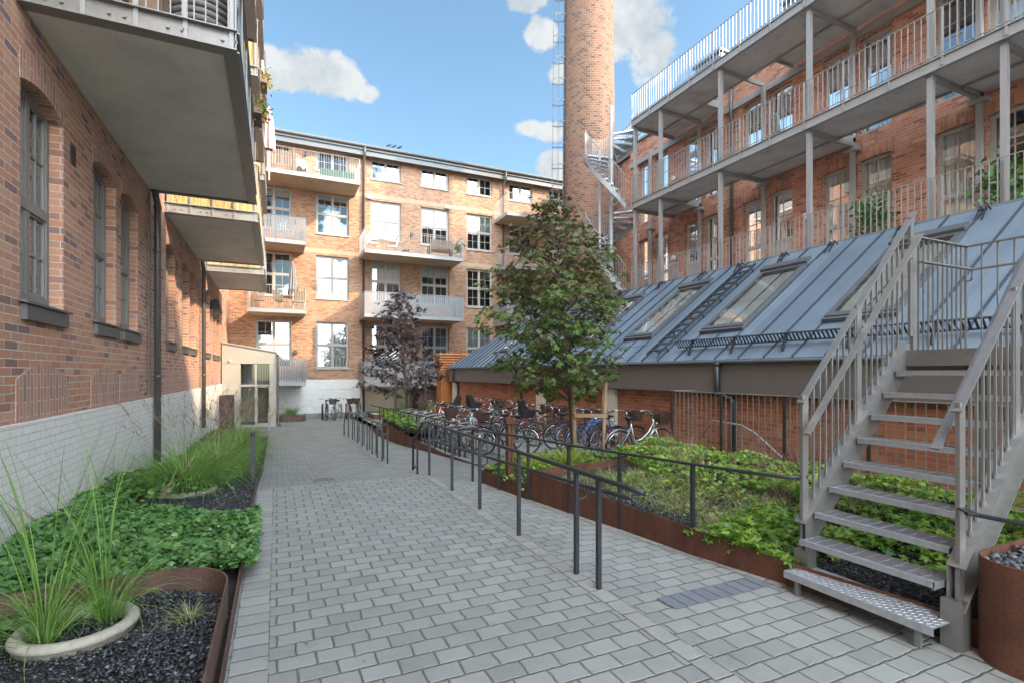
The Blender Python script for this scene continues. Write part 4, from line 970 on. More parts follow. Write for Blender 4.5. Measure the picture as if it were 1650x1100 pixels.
# ------------------------------------------------------------------ path railings
def hrail(m, pts, r=.021): m.tube(pts, r, 8)
pr = thing('path_railing', 'dark grey tubular handrail along the middle of the paved path, nearest the camera', 'railing', (2.3, 5.8, 0))
PY = [3.37, 3.70, 4.83, 5.96, 7.07, 8.28]
for y in PY:
    m = MB(); m.box(2.283, 2.317, y - .017, y + .017, -.02, .86); m.build('post', 'dark_steel', pr)
m = MB(); hrail(m, [(2.36, 2.9, .85), (2.33, 3.05, .862), (2.3, 3.25, .875), (2.3, 8.4, .875), (2.28, 8.62, .85), (2.2, 8.95, .52), (2.2, 8.98, .45), (2.2, 8.98, -.02)]); m.build('handrail', 'dark_steel', pr, True)
m = MB(); hrail(m, [(2.4, 3.1, .77), (2.4, 3.5, .74), (2.4, 8.3, .56), (2.36, 8.7, .48)], .019)
for y in PY[1:]: z = .74 - .18 * (y - 3.5) / 4.8; hrail(m, [(2.3, y, z - .1), (2.36, y, z - .1), (2.4, y, z - .08), (2.4, y, z)], .009)
m.build('lower_handrail', 'dark_steel', pr, True)
m = MB(); m.box(2.19, 2.22, 8.68, 8.71, -.05, .46); m.bar((2.2, 8.7, .44), (2.2, 8.98, .44), .025, .025); m.bar((2.2, 8.7, .06), (2.2, 8.98, .06), .025, .025); m.build('end_frame', 'dark_steel', pr)
pr = thing('path_railing', 'dark grey handrail beside the farther sloping part of the path, beyond the gap', 'railing', (2.3, 15, -.5))
yy = [11.8, 12.45, 13.1, 13.85, 14.7, 15.6, 16.6, 17.7, 18.8]
for y in yy: m = MB(); m.box(2.285, 2.315, y - .015, y + .015, ZC(y) - .05, ZC(y) + .88); m.build('post', 'dark_steel', pr)
m = MB(); hrail(m, [(2.3, 11.7, ZC(11.7) + .84), (2.3, 11.8, ZC(11.8) + .89), (2.3, 12.45, ZC(12.45) + .89), (2.3, 18.8, ZC(18.8) + .89), (2.27, 19.3, ZC(19) + .82), (2.25, 19.6, ZC(19) + .4), (2.25, 19.6, ZC(19) - .03)]); m.build('handrail', 'dark_steel', pr, True)
m = MB(); hrail(m, [(2.42, 12.0, -.37 + .62), (2.42, 18.9, -.56 + .62)], .018); m.build('lower_handrail', 'dark_steel', pr, True)
for i in range(6): y = 12.9 + i * 1.05; m = MB(); m.box(2.405, 2.435, y - .015, y + .015, ZL(y) - .05, ZL(y) + .62); m.build('short_post', 'dark_steel', pr)
pr = thing('bed_railing', 'thin dark handrail on posts along the front of the long planted bed', 'railing', (3.5, 5, 0))
BP = [(3.60, 3.71, .83), (3.50, 4.72, .80), (3.38, 5.62, .78), (3.27, 6.56, .775), (3.17, 7.38, .75), (3.07, 8.3, .73)]
for (x, y, z) in BP: m = MB(); m.box(x - .017, x + .017, y - .017, y + .017, ZL(y) - .02, z); m.build('post', 'dark_steel', pr)
m = MB(); hrail(m, [(3.86, 2.74, .87), (3.74, 2.78, .865), (3.69, 2.9, .86)] + BP + [(3.03, 8.7, .7), (3.02, 8.9, .6), (3.02, 8.9, .2)], .015); m.build('handrail', 'dark_steel', pr, True)
pr = thing('yard_railing', 'dark handrail between the sloping path and the bicycle racks', 'railing', (3.6, 14, -.4))
m = MB(); hrail(m, [(3.98, 11.7, ZL(11.7)), (3.98, 11.7, ZB(11.7) + .72), (3.96, 11.85, ZB(12) + .8), (3.85, 13, ZB(13) + .82), (3.28, 18, ZB(18) + .86), (3.15, 19.4, ZB(18) + .86)]); m.build('handrail', 'dark_steel', pr, True)
m = MB(); hrail(m, [(3.99, 12.1, ZB(12) + .5), (3.86, 13.3, ZB(13) + .5), (3.3, 18.0, ZB(18) + .5)], .016); m.build('lower_handrail', 'dark_steel', pr, True)
for i in range(10): y = 12.5 + i * .66; x = XY0(y) + .02; m = MB(); m.box(x - .013, x + .013, y - .013, y + .013, ZL(y) - .05, ZB(y) + .84); m.build('post', 'dark_steel', pr)
m = MB(); y = 8.3; m.box(-.34, -.30, y - .02, y + .02, -.05, .80); m.tube([(-.32, y, .78), (-.32, y, .84)], [.03, .02], 8); m.bar((-.32, y, .81), (-.32, 8.95, .79), .035, .03); m.box(-.34, -.3, 8.93, 8.97, -.1, .8)
tag(m.build('rail_post', 'dark_steel'), 'short dark steel rail end at the left path edge by the tall grass', 'railing')
m = MB(); y = 19.6; m.box(-.27, -.23, y - .02, y + .02, -.7, .32); m.box(-.27, -.23, y + .5, y + .54, -.7, .36); m.bar((-.25, y, .32), (-.25, y + .52, .36), .04, .03); m.bar((-.25, y, -.2), (-.25, y + .52, -.2), .03, .03); m.bar((-.25, y + .5, .36), (-.25, 22.5, .36), .04, .03); m.box(-.27, -.23, 22.46, 22.5, -.7, .36)
tag(m.build('door_railing', 'steel_brown'), 'short grey railing in front of the beige entrance porch', 'railing')

# ------------------------------------------------------------------ corten beds
t_ = .008
lp = thing('left_planter', 'long planted bed edged in weathered steel along the white painted wall', 'planter', (-1.2, 6, 0))
m = MB(); m.strip_wall([(-.262, y, ZC(y) - .1, ZC(y) + (.09 if y < 4.5 else .13)) for y in YS if 0 <= y <= 20] + [], .01); m.build('steel_edge', 'corten_brown', lp)
m = MB()
for a, b in zip([-4, 0, 4, 8.3, 10.3, 12.3, 16], [0, 4, 8.3, 10.3, 12.3, 16, 20]):
    m.poly([(-.272, a, ZC(a) + .05), (-.272, b, ZC(b) + .05), (-2.07, b, ZC(b) + .12), (-2.07, a, ZC(a) + .12)][::-1])
m.build('soil', 'soil', lp)
rim = [(-.30, -1.0), (-.30, 3.6)] + [(-.70 + .40 * cos(a), 3.98 + .42 * sin(a)) for a in np.linspace(0.0, pi / 2, 12)] + [(-1.2, 4.37), (-2.05, 4.27)]
ip = thing('raised_planter', 'raised weathered steel planter with rounded corner full of black slate chips, bottom left', 'planter', (-1.2, 3, 0))
m = MB(); m.strip_wall([(x, y, -.02, .285) for x, y in rim], .012); m.build('steel_edge', 'corten_brown', ip)
m = MB(); m.poly([(x - .013 if x > -.4 else x, y - (.013 if y > 3.9 else 0), .11) for x, y in rim] + [(-2.05, -1, .11)]); m.build('soil', 'soil', ip)

PF = [(3.91, 1.71), (3.71, 2.77), (3.57, 3.69), (3.50, 4.71), (3.38, 5.64), (3.285, 6.54)]
mp = thing('long_planter', 'long planted bed with rust brown steel edge on the right of the path', 'planter', (5, 4, 0))
m = MB(); m.strip_wall([(x, y, ZL(y) - .05, z) for (x, y), z in zip([(4.15, -.5)] + PF, [.18, .18, .19, .23, .245, .28, .305])] , -.01); m.strip_wall([(3.285, 6.54, -.3, .305), (5.2, 6.9, -.3, .29), (7.15, 8.1, -.4, .22)], .01); m.build('steel_edge', 'corten', mp)
for (x, y) in PF[1:]:
    pass
SZ = lambda x, y: .13 + .03 * (y - 1.7) / 5 + .10 * min(1, max(0, (x - 4.2) / 2.5))
m = MB(); nx = 8
def xf(y): return interp(y, [(-.5, 4.16)] + [(b, a + .012) for a, b in PF]) if y <= 6.54 else 3.3 + (y - 6.54) / 1.56 * 3.8
ysl = [-2, 0, 1.7, 2.77, 3.69, 4.71, 5.64, 6.53, 7.2, 8.0]
for a, b in zip(ysl, ysl[1:]):
    for i in range(nx):
        q = lambda y, i: (xf(y) + (7.14 - xf(y)) * i / nx, y, SZ(xf(y) + (7.14 - xf(y)) * i / nx, y))
        m.poly([q(a, i), q(a, i + 1), q(b, i + 1), q(b, i)])
m.build('soil', 'soil', mp)
sp2 = thing('tree_planter', 'low rust brown planter round the foot of the green maple', 'planter', (4.5, 7.6, -.1))
pts = [(3.15, 8.1), (3.27, 6.56)]
m = MB(); m.strip_wall([(5.9, 9.0, -.3, .02), (4.3, 9.3, -.3, .05), (3.15, 8.08, -.25, .05), (3.26, 6.57, -.2, .10)], .01); m.build('steel_edge', 'corten', sp2)
m = MB(); m.poly([(3.17, 8.04, .0), (3.28, 6.58, .04), (5.2, 6.92, .05), (7.0, 8.1, 0), (5.9, 8.98, -.03), (4.32, 9.27, -.03)]); m.build('soil', 'soil', sp2)
pp = thing('purple_tree_planter', 'faceted rust brown planter beneath the purple tree with a wedge running towards the path', 'planter', (4, 18, -.5))
m = MB(); m.strip_wall([(3.93, 12.1, -.5, -.37), (3.71, 13.73, -.55, -.26), (3.50, 14.88, -.55, -.14), (3.42, 15.5, -.6, -.06), (3.32, 16.96, -.6, -.02), (3.5, 19, -.65, -.03), (4.1, 20.9, -.7, -.03), (5.4, 21, -.7, -.03)], -.012)
for (x, y) in ((3.50, 14.88), (3.42, 15.5), (3.32, 16.96)): m.box(x - .02, x - .001, y - .01, y + .01, -.6, -.1)
m.build('steel_edge', 'corten', pp)
m = MB(); m.poly([(3.93, 15.0, -.12), (3.44, 15.5, -.09), (3.34, 16.96, -.09), (3.52, 19, -.09), (4.1, 20.88, -.09), (5.4, 20.98, -.09), (5.4, 16, -.09)][::-1]); m.build('soil', 'soil', pp)
cyl = [(3.74, -3.0), (3.74, 1.44)] + [(3.96 - .22 * cos(a), 1.44 + .22 * sin(a)) for a in np.linspace(.1, pi / 2, 14)] + [(6.4, 1.66)]
cp_ = thing('pebble_planter', 'tall rust coloured steel planter filled with grey pebbles, bottom right corner', 'planter', (4.5, .5, 0))
m = MB(); m.strip_wall([(x, y, -.02, .61) for x, y in cyl], -.012); m.build('steel_wall', 'corten', cp_)
m = MB(); m.poly([(x + .013, y - .013, .53) for x, y in cyl] + [(6.4, -3, .53)]); m.build('fill', 'soil', cp_)
for (x0, x1, y0, y1, zt, lab, nm) in ((.0, 1.28, 26.35, 27.75, -.33, 'low rust brown planter with a green grass tuft under the left slatted balcony', 'grass_planter'),
                                (4.35, 7.0, 25.9, 27.6, -.36, 'low curved rust brown planter with pale gravel before the cream base wall', 'gravel_planter')):
    o = thing(nm, lab, 'planter', ((x0 + x1) / 2, y0, -.62)); m = MB()
    a = [(x0, y1), (x0, y0 + .25), (x0 + .08, y0 + .08), (x0 + .25, y0), (x1 - .25, y0), (x1 - .08, y0 + .08), (x1, y0 + .25), (x1, y1)]
    m.strip_wall([(x, y, -.66, zt) for x, y in a], .012); m.build('steel_edge', 'corten_brown', o)
    m = MB(); m.poly([(x, y, zt - .05) for x, y in a]); m.build('gravel_fill', 'pebble' if x0 < 2 else 'fabric_white', o)

# pot ring with two grass tufts (near) and one further
def ring(name, x, y, z, r, h, lab):
    m = MB(); n = 48; prof = [(r - .075, -.03), (r - .07, h - .015), (r - .05, h), (r - .02, h), (r, h - .02), (r + .004, h * .5), (r - .012, h * .45), (r - .02, -.03)]
    b = len(m.v); k = len(prof)
    for i in range(n):
        t = 2 * pi * i / n
        for (rr, zz) in prof: m.v.append((x + rr * cos(t), y + rr * sin(t), z + zz))
    for i in range(n):
        for j in range(k - 1): i2 = (i + 1) % n; m.f.append((b + i * k + j, b + i2 * k + j, b + i2 * k + j + 1, b + i * k + j + 1)); m.m.append(0)
    return tag(m.build(name, 'pot', smooth=True), lab, 'pot')
ring('pot_ring', -1.10, 3.93, .11, .31, .08, 'round cast stone pot rim holding tall grass among black slate, bottom left')
ring('pot_ring', -1.12, 8.1, .05, .38, .10, 'round cast stone pot rim under the dense grass clump in the left bed')

# ------------------------------------------------------------------ gravels
def gravel(name, pts_fn, n, size, mat, lab, cat):
    P = []
    while len(P) < n:
        p = pts_fn()
        if p: P.append(p)
    P = np.array(P); Nn = np.stack([RNG.normal(size=n) * .5, RNG.normal(size=n) * .5, np.ones(n)], 1)
    V, F = scatter(CHIP[0], CHIP[1], P, Nn, RNG.uniform(size[0], size[1], n)); return stuff(np_mesh(name, V, F, mat), lab, cat)
U = random.uniform
def fn():
    x, y = U(-2.0, -.32), U(2.0, 4.4)
    if y > 3.98 and x > -.7 and (x + .7) ** 2 + (y - 3.98) ** 2 > .37 ** 2: return None
    if y > 4.26 + (x + 2.05) * .12: return None
    r = math.hypot(x + 1.10, y - 3.93)
    if r < .32 and r > .2: return None
    return (x, y, .115 + U(0, .02) + .015 * sin(x * 7) * sin(y * 6))
gravel('slate_chips', fn, 15000, (.014, .038), 'slate', 'black slate chips filling the raised planter at bottom left', 'gravel')
def fn():
    y = U(6.6, 8.3); x = U(-1.6, -.28)
    return (x, y, .08 + U(0, .02)) if math.hypot(x + 1.12, y - 8.1) > .4 else None
gravel('dark_mulch', fn, 4500, (.02, .045), 'slate', 'dark slate mulch around the dense grass in the left bed', 'gravel')
def fn():
    y = U(1.6, 6.5); x = xf(y) + (U(0, .75) if y > 2.8 else U(0, 1.3)); return (x, y, SZ(x, y) + U(0, .02))
gravel('slate_mulch', fn, 12000, (.015, .04), 'slate', 'black slate mulch at the front of the long bed and beneath the stair', 'gravel')
def fn():
    x, y = U(3.76, 5.4), U(-.3, 1.63)
    return (x, y, .54 + U(0, .05)) if not (x < 3.96 and y > 1.44 and math.hypot(x - 3.96, y - 1.44) > .19) else None
gravel('pebbles', fn, 3500, (.03, .075), 'pebble', 'grey pebbles filling the tall rust planter', 'pebbles')

# ------------------------------------------------------------------ ground cover
def cover(name, fn, n, tmpl, size, mat, lab, tilt=.55, stems=None):
    P = []
    while len(P) < n:
        p = fn()
        if p: P.append(p)
    P = np.array(P); Nn = np.stack([RNG.normal(size=n) * tilt, RNG.normal(size=n) * tilt, np.ones(n)], 1)
    V, F = scatter(tmpl[0], tmpl[1], P, Nn, RNG.uniform(size[0], size[1], n)); return stuff(np_mesh(name, V, F, mat), lab, 'ground cover')
def hill(x, y): return .5 + .5 * sin(x * 3.1 + 1.3 * sin(y * 2.3)) * sin(y * 2.7 + x)
def fn():
    x, y = U(-2.02, -.2), U(4.42, 7.4)
    if y > 6.7 + .5 * sin(x * 3) and x > -1.7: return None
    if y < 4.45 + .12 * (x > -.7): return None
    top = .20 + .10 * hill(x, y) + (.06 if x < -1.5 else 0); return (x + (U(0, .07) if x > -.35 else 0), y, top - abs(random.gauss(0, .05)))
cover('ground_cover', fn, 12500, LEAF_ROUND, (.022, .078), 'leaf_cover', 'glossy dark green ground cover spreading across the left bed behind the slate planter')
def fn():
    y = U(3.0, 4.3); x = U(-2.02, -1.5) if U(0, 1) < .8 else U(-1.6, -1.4)
    return (x, y, .15 + .06 * hill(x, y) - U(0, .03))
cover('ground_cover', fn, 700, LEAF_ROUND, (.03, .06), 'leaf_cover', 'small green leaves creeping at the left end of the slate planter')
def fn():
    y = U(7.4, 20); x = -2.0 + abs(random.gauss(0, .55))
    if x > -.4: return None
    return (x, y, ZC(y) + .25 + .15 * hill(x, y) - U(0, .15))
cover('low_hedge', fn, 7000, LEAF_ROUND, (.05, .09), 'leaf_cover', 'low green planting along the white wall behind the dense grass')
def lime(y0, y1, xa, xb, n, size, hgt, lab, nm='leafy_cover', mat='leaf_lime'):
    def fn():
        y = U(y0, y1); a, b = xa(y), xb(y)
        if b <= a: return None
        x = U(a, b); c = hill(x * 1.3, y * 1.2)
        if U(0, 1) > .35 + c: return None
        return (x, y, SZ(x, y) + hgt * (.35 + .75 * c) - abs(random.gauss(0, .05)))
    return cover(nm, fn, n, LEAF_MAPLE, size, mat, lab, .5)
lime(2.6, 8.0, lambda y: max(xf(y) + .1, 5.0 + .25 * sin(y * 2)), lambda y: 7.1, 4200, (.08, .14), .22, 'lobed light green leaves filling the back of the long bed below the fence')
lime(2.72, 3.75, lambda y: xf(y) - .05, lambda y: 4.7, 1300, (.08, .14), .20, 'lobed green leaves spilling over the steel edge just left of the stair')
lime(1.2, 2.9, lambda y: 4.35, lambda y: 6.9, 1700, (.09, .15), .20, 'lobed green leaves growing beneath the steel stair')
lime(3.6, 6.3, lambda y: xf(y) + .45, lambda y: 5.2, 700, (.05, .09), .14, 'scattered small green leaves among the dry grass in the long bed')
def fn():
    x, y = U(3.2, 6.8), U(6.6, 9.1)
    if y < 6.6 + (x - 3.28) * .25 or y > 8.1 + (x - 3.2) * .9 or (x > 4.3 and y > 9.2 - (x - 4.3) * .25): return None
    return (x, y, .06 + .16 * hill(x, y) - U(0, .06))
cover('leafy_cover', fn, 1900, LEAF_MAPLE, (.06, .12), 'leaf_lime', 'bright lime green leaves round the rust bollard and the foot of the green maple')
def fn():
    y = U(15.2, 20.8); x = U(3.25, 5.2)
    if x < 3.3 + .06 * (y - 15): return None
    return (x, y, .12 + .22 * hill(x, y) - U(0, .12))
cover('leafy_cover', fn, 1700, LEAF_MAPLE, (.12, .2), 'leaf_lime', 'pale green leafy planting beneath the purple tree')
def tufts(name, cs, n, ln, w, mat, lab, arch=(1.2, 2.2), spread=.06, kind=None, lean=(.05, .7), cat='grass', grp=None):
    Ps, As = [], []
    for (x, y, z, k) in cs:
        q = int(n * k); a = RNG.uniform(0, 2 * pi, q); r = np.abs(RNG.normal(size=q)) * spread
        Ps.append(np.stack([x + r * np.cos(a), y + r * np.sin(a), np.full(q, z)], 1)); As.append(a)
    P = np.concatenate(Ps); A = np.concatenate(As); q = len(P)
    V, F = blades(P, A, RNG.uniform(ln[0], ln[1], q), RNG.uniform(w[0], w[1], q), RNG.uniform(arch[0], arch[1], q), 7, RNG.uniform(lean[0], lean[1], q))
    o = np_mesh(name, V, F, mat)
    if kind: return stuff(o, lab, cat)
    return tag(o, lab, cat, grp)
cs = []
for i in range(150):
    y = U(3.6, 6.4); x = U(xf(y) + .3, 5.4)
    cs.append((x, y, SZ(x, y), 1))
tufts('dry_grass', cs, 34, (.10, .26), (.003, .006), 'grass_dry', 'fine pale dry grass in the middle of the long bed', spread=.07, kind=1, arch=(.8, 2.2), lean=(.2, 1.1))
cs = [(U(5.0, 7.1), U(3, 8), .22, 1) for i in range(70)]
tufts('brown_seedheads', [(x, y, SZ(x, y) + .05, k) for x, y, z, k in cs if x > xf(y)], 14, (.25, .42), (.0025, .005), 'plume', 'thin brown seed stalks rising by the barred fence', spread=.05, kind=1, arch=(.1, .8), lean=(.0, .5))

# ------------------------------------------------------------------ tall grasses
def big_grass(name, x, y, z, n, h, w, spread, lab, arch=(.5, 2.0), plumes=0, ph=1.5, grp=None, mat='grass', lean=(.02, .55), up=None):
    root = thing(name, lab, 'ornamental grass', (x, y, z), grp)
    a = RNG.uniform(0, 2 * pi, n); r = np.abs(RNG.normal(size=n)) * spread
    P = np.stack([x + r * np.cos(a), y + r * np.sin(a), np.full(n, z)], 1)
    V, F = blades(P, a, RNG.uniform(h * .55, h * 1.05, n), RNG.uniform(w * .6, w, n), RNG.uniform(arch[0], arch[1], n), 9, RNG.uniform(lean[0], lean[1], n))
    if up:
        k, hh = up; a2 = RNG.uniform(0, 2 * pi, k); r2 = np.abs(RNG.normal(size=k)) * spread * .8
        P2 = np.stack([x + r2 * np.cos(a2), y + r2 * np.sin(a2), np.full(k, z)], 1)
        V, F = merge([(V, F), blades(P2, a2, RNG.uniform(hh * .7, hh, k), RNG.uniform(w * .9, w * 1.45, k), RNG.uniform(.1, 1.0, k), 9, RNG.uniform(.02, .25, k))])
    np_mesh('leaves', V, F, mat, root)
    if plumes:
        a = RNG.uniform(0, 2 * pi, plumes); r = np.abs(RNG.normal(size=plumes)) * spread
        P = np.stack([x + r * np.cos(a), y + r * np.sin(a), np.full(plumes, z)], 1)
        L_ = RNG.uniform(ph * .75, ph * 1.05, plumes); ar = RNG.uniform(.3, 1.1, plumes); le = RNG.uniform(.05, .35, plumes)
        st = RNG.bit_generator.state; V, F = blades(P, a, L_, .005, ar, 9, le, gust=0)
        tips = V.reshape(plumes, -1, 3)[:, -1, :]; t2 = V.reshape(plumes, -1, 3)[:, -7, :]
        np_mesh('stems', V, F, 'grass_dry', root)
        k = 16; f = RNG.uniform(0, 1, (plumes, k, 1)); TP = (tips[:, None] * f + t2[:, None] * (1 - f)).reshape(-1, 3)
        A = np.repeat(a, k) + RNG.normal(size=plumes * k) * .7
        V, F = blades(TP, A, RNG.uniform(.10, .24, plumes * k), .004, RNG.uniform(.6, 2.0, plumes * k), 6, RNG.uniform(.3, 1.1, plumes * k)); np_mesh('seed_heads', V, F, 'plume', root)
    return root
big_grass('tall_grass', -1.21, 3.80, .13, 80, .75, .0065, .035, 'tall upright grass tuft at the front of the near pot rim', up=(26, 1.62), arch=(.9, 2.4), lean=(.05, .8))
big_grass('tall_grass', -.98, 4.02, .13, 95, .80, .0065, .05, 'tall grass tuft leaning right at the back of the near pot rim', up=(26, 1.42), plumes=2, ph=1.35, arch=(.9, 2.4), lean=(.05, .85))
big_grass('low_grass', -1.22, 3.97, .13, 110, .42, .005, .07, 'low thin grass tuft at the back left of the near pot rim', arch=(.8, 2.2), lean=(.2, 1.0))
big_grass('small_grass_tuft', -.50, 3.85, .12, 90, .20, .004, .05, 'small pale grass tuft in the slate beside the rounded steel corner', arch=(.8, 2.2), lean=(.3, 1.2), mat='grass_dry')
big_grass('dense_grass', -1.12, 8.1, .08, 1300, 1.05, .008, .17, 'dense arching green grass clump with plumes in the round pot rim of the left bed', arch=(1.0, 2.3), plumes=26, ph=1.65, lean=(.05, .8))
for i, (x, y, lab) in enumerate(((-.9, 10.0, 'arching green grass clump next behind the one in the pot rim'), (-1.0, 12.0, 'third arching grass clump from the front along the left bed'), (-.75, 14.2, 'grass clump with pink plumes in front of the porch glass'), (-.95, 17, 'farthest grass clump of the left bed, close to the porch'))):
    big_grass('dense_grass', x, y, ZC(y) + .1, 700, 1.05, .011, .2, lab, arch=(.9, 2.2), plumes=24, ph=1.75, lean=(.05, .8))
big_grass('golden_grass', 4.62, 7.72, .03, 420, .55, .007, .10, 'yellow green feathery grass at the foot of the green maple', arch=(.4, 1.8), mat='grass_gold', lean=(.05, .7))
big_grass('golden_grass', 4.0, 7.75, .03, 320, .5, .007, .14, 'yellow green feathery grass right of the rust bollard', arch=(.4, 1.8), mat='grass_gold', lean=(.05, .7))
big_grass('grass_tuft', .62, 27.0, -.38, 260, .75, .016, .14, 'rounded bright green grass tuft in the planter below the left slatted balcony', arch=(.8, 2.0), mat='grass', lean=(.05, .9))
big_grass('grass_tuft', 6.3, 27.0, -.4, 220, .8, .016, .15, 'green grass tuft behind the purple tree stakes', arch=(.5, 1.6), mat='grass', lean=(.05, .7))
big_grass('grass_tuft', 5.6, 20.2, -.1, 160, .9, .014, .12, 'loose green grass right of the rust bollard by the purple tree', arch=(.5, 1.6), mat='grass_gold', lean=(.05, .6))

# ------------------------------------------------------------------ trees
RGT = Vector((.9085, -.4179, 0)); FWD = Vector((.4179, .9085, 0))
def tree(name, lab, trunkpts, radii, env, nlimb, leafm, barkm, size, lpm, zlo, seed, tilt=.75, droop=.25):
    """env: list of (z, left extent, right extent) measured from the trunk's own line; crown depth is their mean"""
    rn = random.Random(seed); root = thing(name, lab, 'tree', trunkpts[0])
    tp = [Vector(p) for p in trunkpts]
    def axis(z):
        for a, b in zip(tp, tp[1:]):
            if z <= b.z: return a.lerp(b, max(0, (z - a.z) / (b.z - a.z)))
        return tp[-1].copy()
    m = MB(); m.tube(tp, radii, 10); tw = MB(); LP = []
    ztop = env[-1][0]
    for i in range(nlimb):
        z = zlo + (ztop - zlo) * ((i + rn.random()) / nlimb) ** .92
        le = interp(z, [(e[0], e[1]) for e in env]); ri = interp(z, [(e[0], e[2]) for e in env])
        ph = i * 2.39996 + rn.uniform(-.3, .3); cx, cy = cos(ph), sin(ph)
        ext = (ri if cx > 0 else le) * abs(cx) + .5 * (le + ri) * .85 * (1 - abs(cx)); ext *= rn.uniform(.72, 1.06)
        d = RGT * cx + FWD * cy; s = axis(max(z - .45 * ext, trunkpts[0][2] + .8)); e = axis(z) + d * ext; e.z = z - droop * ext * rn.uniform(-.2, .9)
        mid = s.lerp(e, .5) + Vector((0, 0, .16 * ext)); pts = []
        for k in range(7):
            t = k / 6; pts.append(s * (1 - t) ** 2 + mid * 2 * t * (1 - t) + e * t * t)
        m.tube(pts, [max(.004, .02 * (1 - .85 * k / 6) * min(1, ext)) for k in range(7)], 6)
        nt_ = max(3, int(ext * 7))
        for j in range(nt_):
            t = .25 + .75 * (j + rn.random()) / nt_; k = min(5, int(t * 6)); p = pts[k].lerp(pts[k + 1], t * 6 - k)
            sd = 1 if j % 2 else -1; q = d.cross(Vector((0, 0, 1))) * sd; tl = rn.uniform(.16, .42) * (1.15 - .45 * t) * (.6 + .5 * min(1.4, ext))
            e2 = p + (q * rn.uniform(.5, 1) + d * rn.uniform(.3, .9)).normalized() * tl + Vector((0, 0, rn.uniform(-.12, .10)))
            tw.tube([p, p.lerp(e2, .5) + Vector((0, 0, .03)), e2], [.006, .004, .002], 4)
            for _ in range(lpm):
                f = rn.uniform(.15, 1.1); c = p.lerp(e2, f); LP.append((c.x + rn.gauss(0, .06), c.y + rn.gauss(0, .06), c.z + rn.gauss(-.03, .05)))
    for _ in range(nlimb * lpm // 2):   # inner foliage round the stem
        z = rn.uniform(zlo + .3, ztop + .05); c = axis(z); f = .35 * interp(z, [(e[0], (e[1] + e[2]) / 2) for e in env]); LP.append((c.x + rn.gauss(0, f), c.y + rn.gauss(0, f), z + rn.gauss(0, .05)))
    m.build('trunk', barkm, root, True); tw.build('twigs', barkm, root)
    P = np.array(LP); n = len(P); ctr = np.array([axis(p[2])[:2] for p in LP]); out = P[:, :2] - ctr; out /= np.linalg.norm(out, axis=1, keepdims=True) + 1e-6
    Nn = np.stack([out[:, 0] * .45 + RNG.normal(size=n) * tilt * .6, out[:, 1] * .45 + RNG.normal(size=n) * tilt * .6, np.full(n, .85)], 1)
    yaw = np.stack([out[:, 0] + RNG.normal(size=n) * .5, out[:, 1] + RNG.normal(size=n) * .5, np.full(n, -.6)], 1)
    V, F = scatter(LEAF_MAPLE[0], LEAF_MAPLE[1], P, Nn, RNG.uniform(size[0], size[1], n), yaw); np_mesh('leaves', V, F, leafm, root)
    return root
def zt_(v, d=9.7): return 1.7 + (600 - v) * d / 825
px_ = 9.7 / 825
env = [(zt_(650), .3, .3), (zt_(610), .95, .65), (zt_(580), 1.65, 1.05), (zt_(545), 1.8, .95), (zt_(500), 1.8, 1.15), (zt_(470), 1.7, 1.25), (zt_(440), 1.5, 1.3), (zt_(410), 1.35, 1.15), (zt_(380), .85, .95), (zt_(350), .5, .65), (zt_(325), .15, .3)]
mt = tree('maple_tree', 'young green maple with bronze tinted top, staked with wooden posts in front of the bicycles', [(5.10, 8.25, -.05), (5.03, 8.3, 1.2), (4.95, 8.32, 2.4), (4.80, 8.4, 3.6), (4.68, 8.45, 4.85)], [.06, .05, .042, .028, .008], env, 80, 'leaf_maple', 'bark', (.11, .21), 8, zt_(628), 5)
env2 = [(1.0, .5, .8), (1.35, 1.7, 1.1), (1.9, 1.55, 1.75), (2.5, 1.6, 1.7), (3.1, 1.5, 1.0), (3.6, 1.4, .95), (4.1, .95, .8), (4.5, .8, .55), (4.85, .15, .3)]
pt = tree('purple_tree', 'small purple leaved tree with several pale stems before the far block', [(4.55, 19.4, -.15), (4.5, 19.5, 1.2), (4.4, 19.6, 2.6), (4.35, 19.6, 3.8), (4.35, 19.6, 4.8)], [.06, .05, .04, .028, .01], env2, 58, 'leaf_purple', 'bark_grey', (.14, .25), 6, 1.1, 9, tilt=.9)
def stake(name, a, b, r, lab, mat='stake'):
    m = MB(); m.tube([a, b], r, 10); return tag(m.build(name, mat, smooth=True), lab, 'stake')
stake('tree_stake', (5.02, 8.12, -.05), (4.98, 8.12, 1.45), .045, 'thick wooden stake just left of the green maple trunk')
stake('tree_stake', (5.40, 7.80, -.05), (5.62, 8.0, 1.55), .035, 'thin wooden stake right of the green maple trunk')
m = MB(); m.bar((4.95, 8.05, .92), (5.58, 7.90, .90), .05, .07); tag(m.build('stake_crossbar', 'stake'), 'wooden crossbar joining the two stakes of the green maple', 'crossbar')
for i, (x, y, tx, ty, h, lab) in enumerate(((4.1, 19.6, 4.15, 19.6, 1.75, 'left pale stake under the purple tree'), (5.05, 19.1, 5.2, 19.0, 2.0, 'right leaning stake under the purple tree'), (4.85, 20.0, 4.8, 20, 1.7, 'rear stake under the purple tree'))):
    stake('tree_stake', (x, y, -.15), (tx, ty, h), .05, lab, 'bark_grey')
def bollard(x, y, z, h, lab):
    o = thing('light_bollard', lab, 'bollard', (x, y, z)); m = MB()
    for sx, sy in ((-1, -1), (1, -1), (1, 1), (-1, 1)): m.box(x + sx * .05, x + sx * .018, y + sy * .05, y + sy * .018, z, z + h - .1)
    m.box(x - .035, x + .035, y - .035, y + .035, z, z + h - .1)
    m.build('post', 'corten', o); m = MB(); m.prism([(x + .085 * cos(a), y + .085 * sin(a)) for a in [pi / 6 + i * pi / 3 for i in range(6)]], z + h - .1, z + h); m.build('cap', 'corten', o)
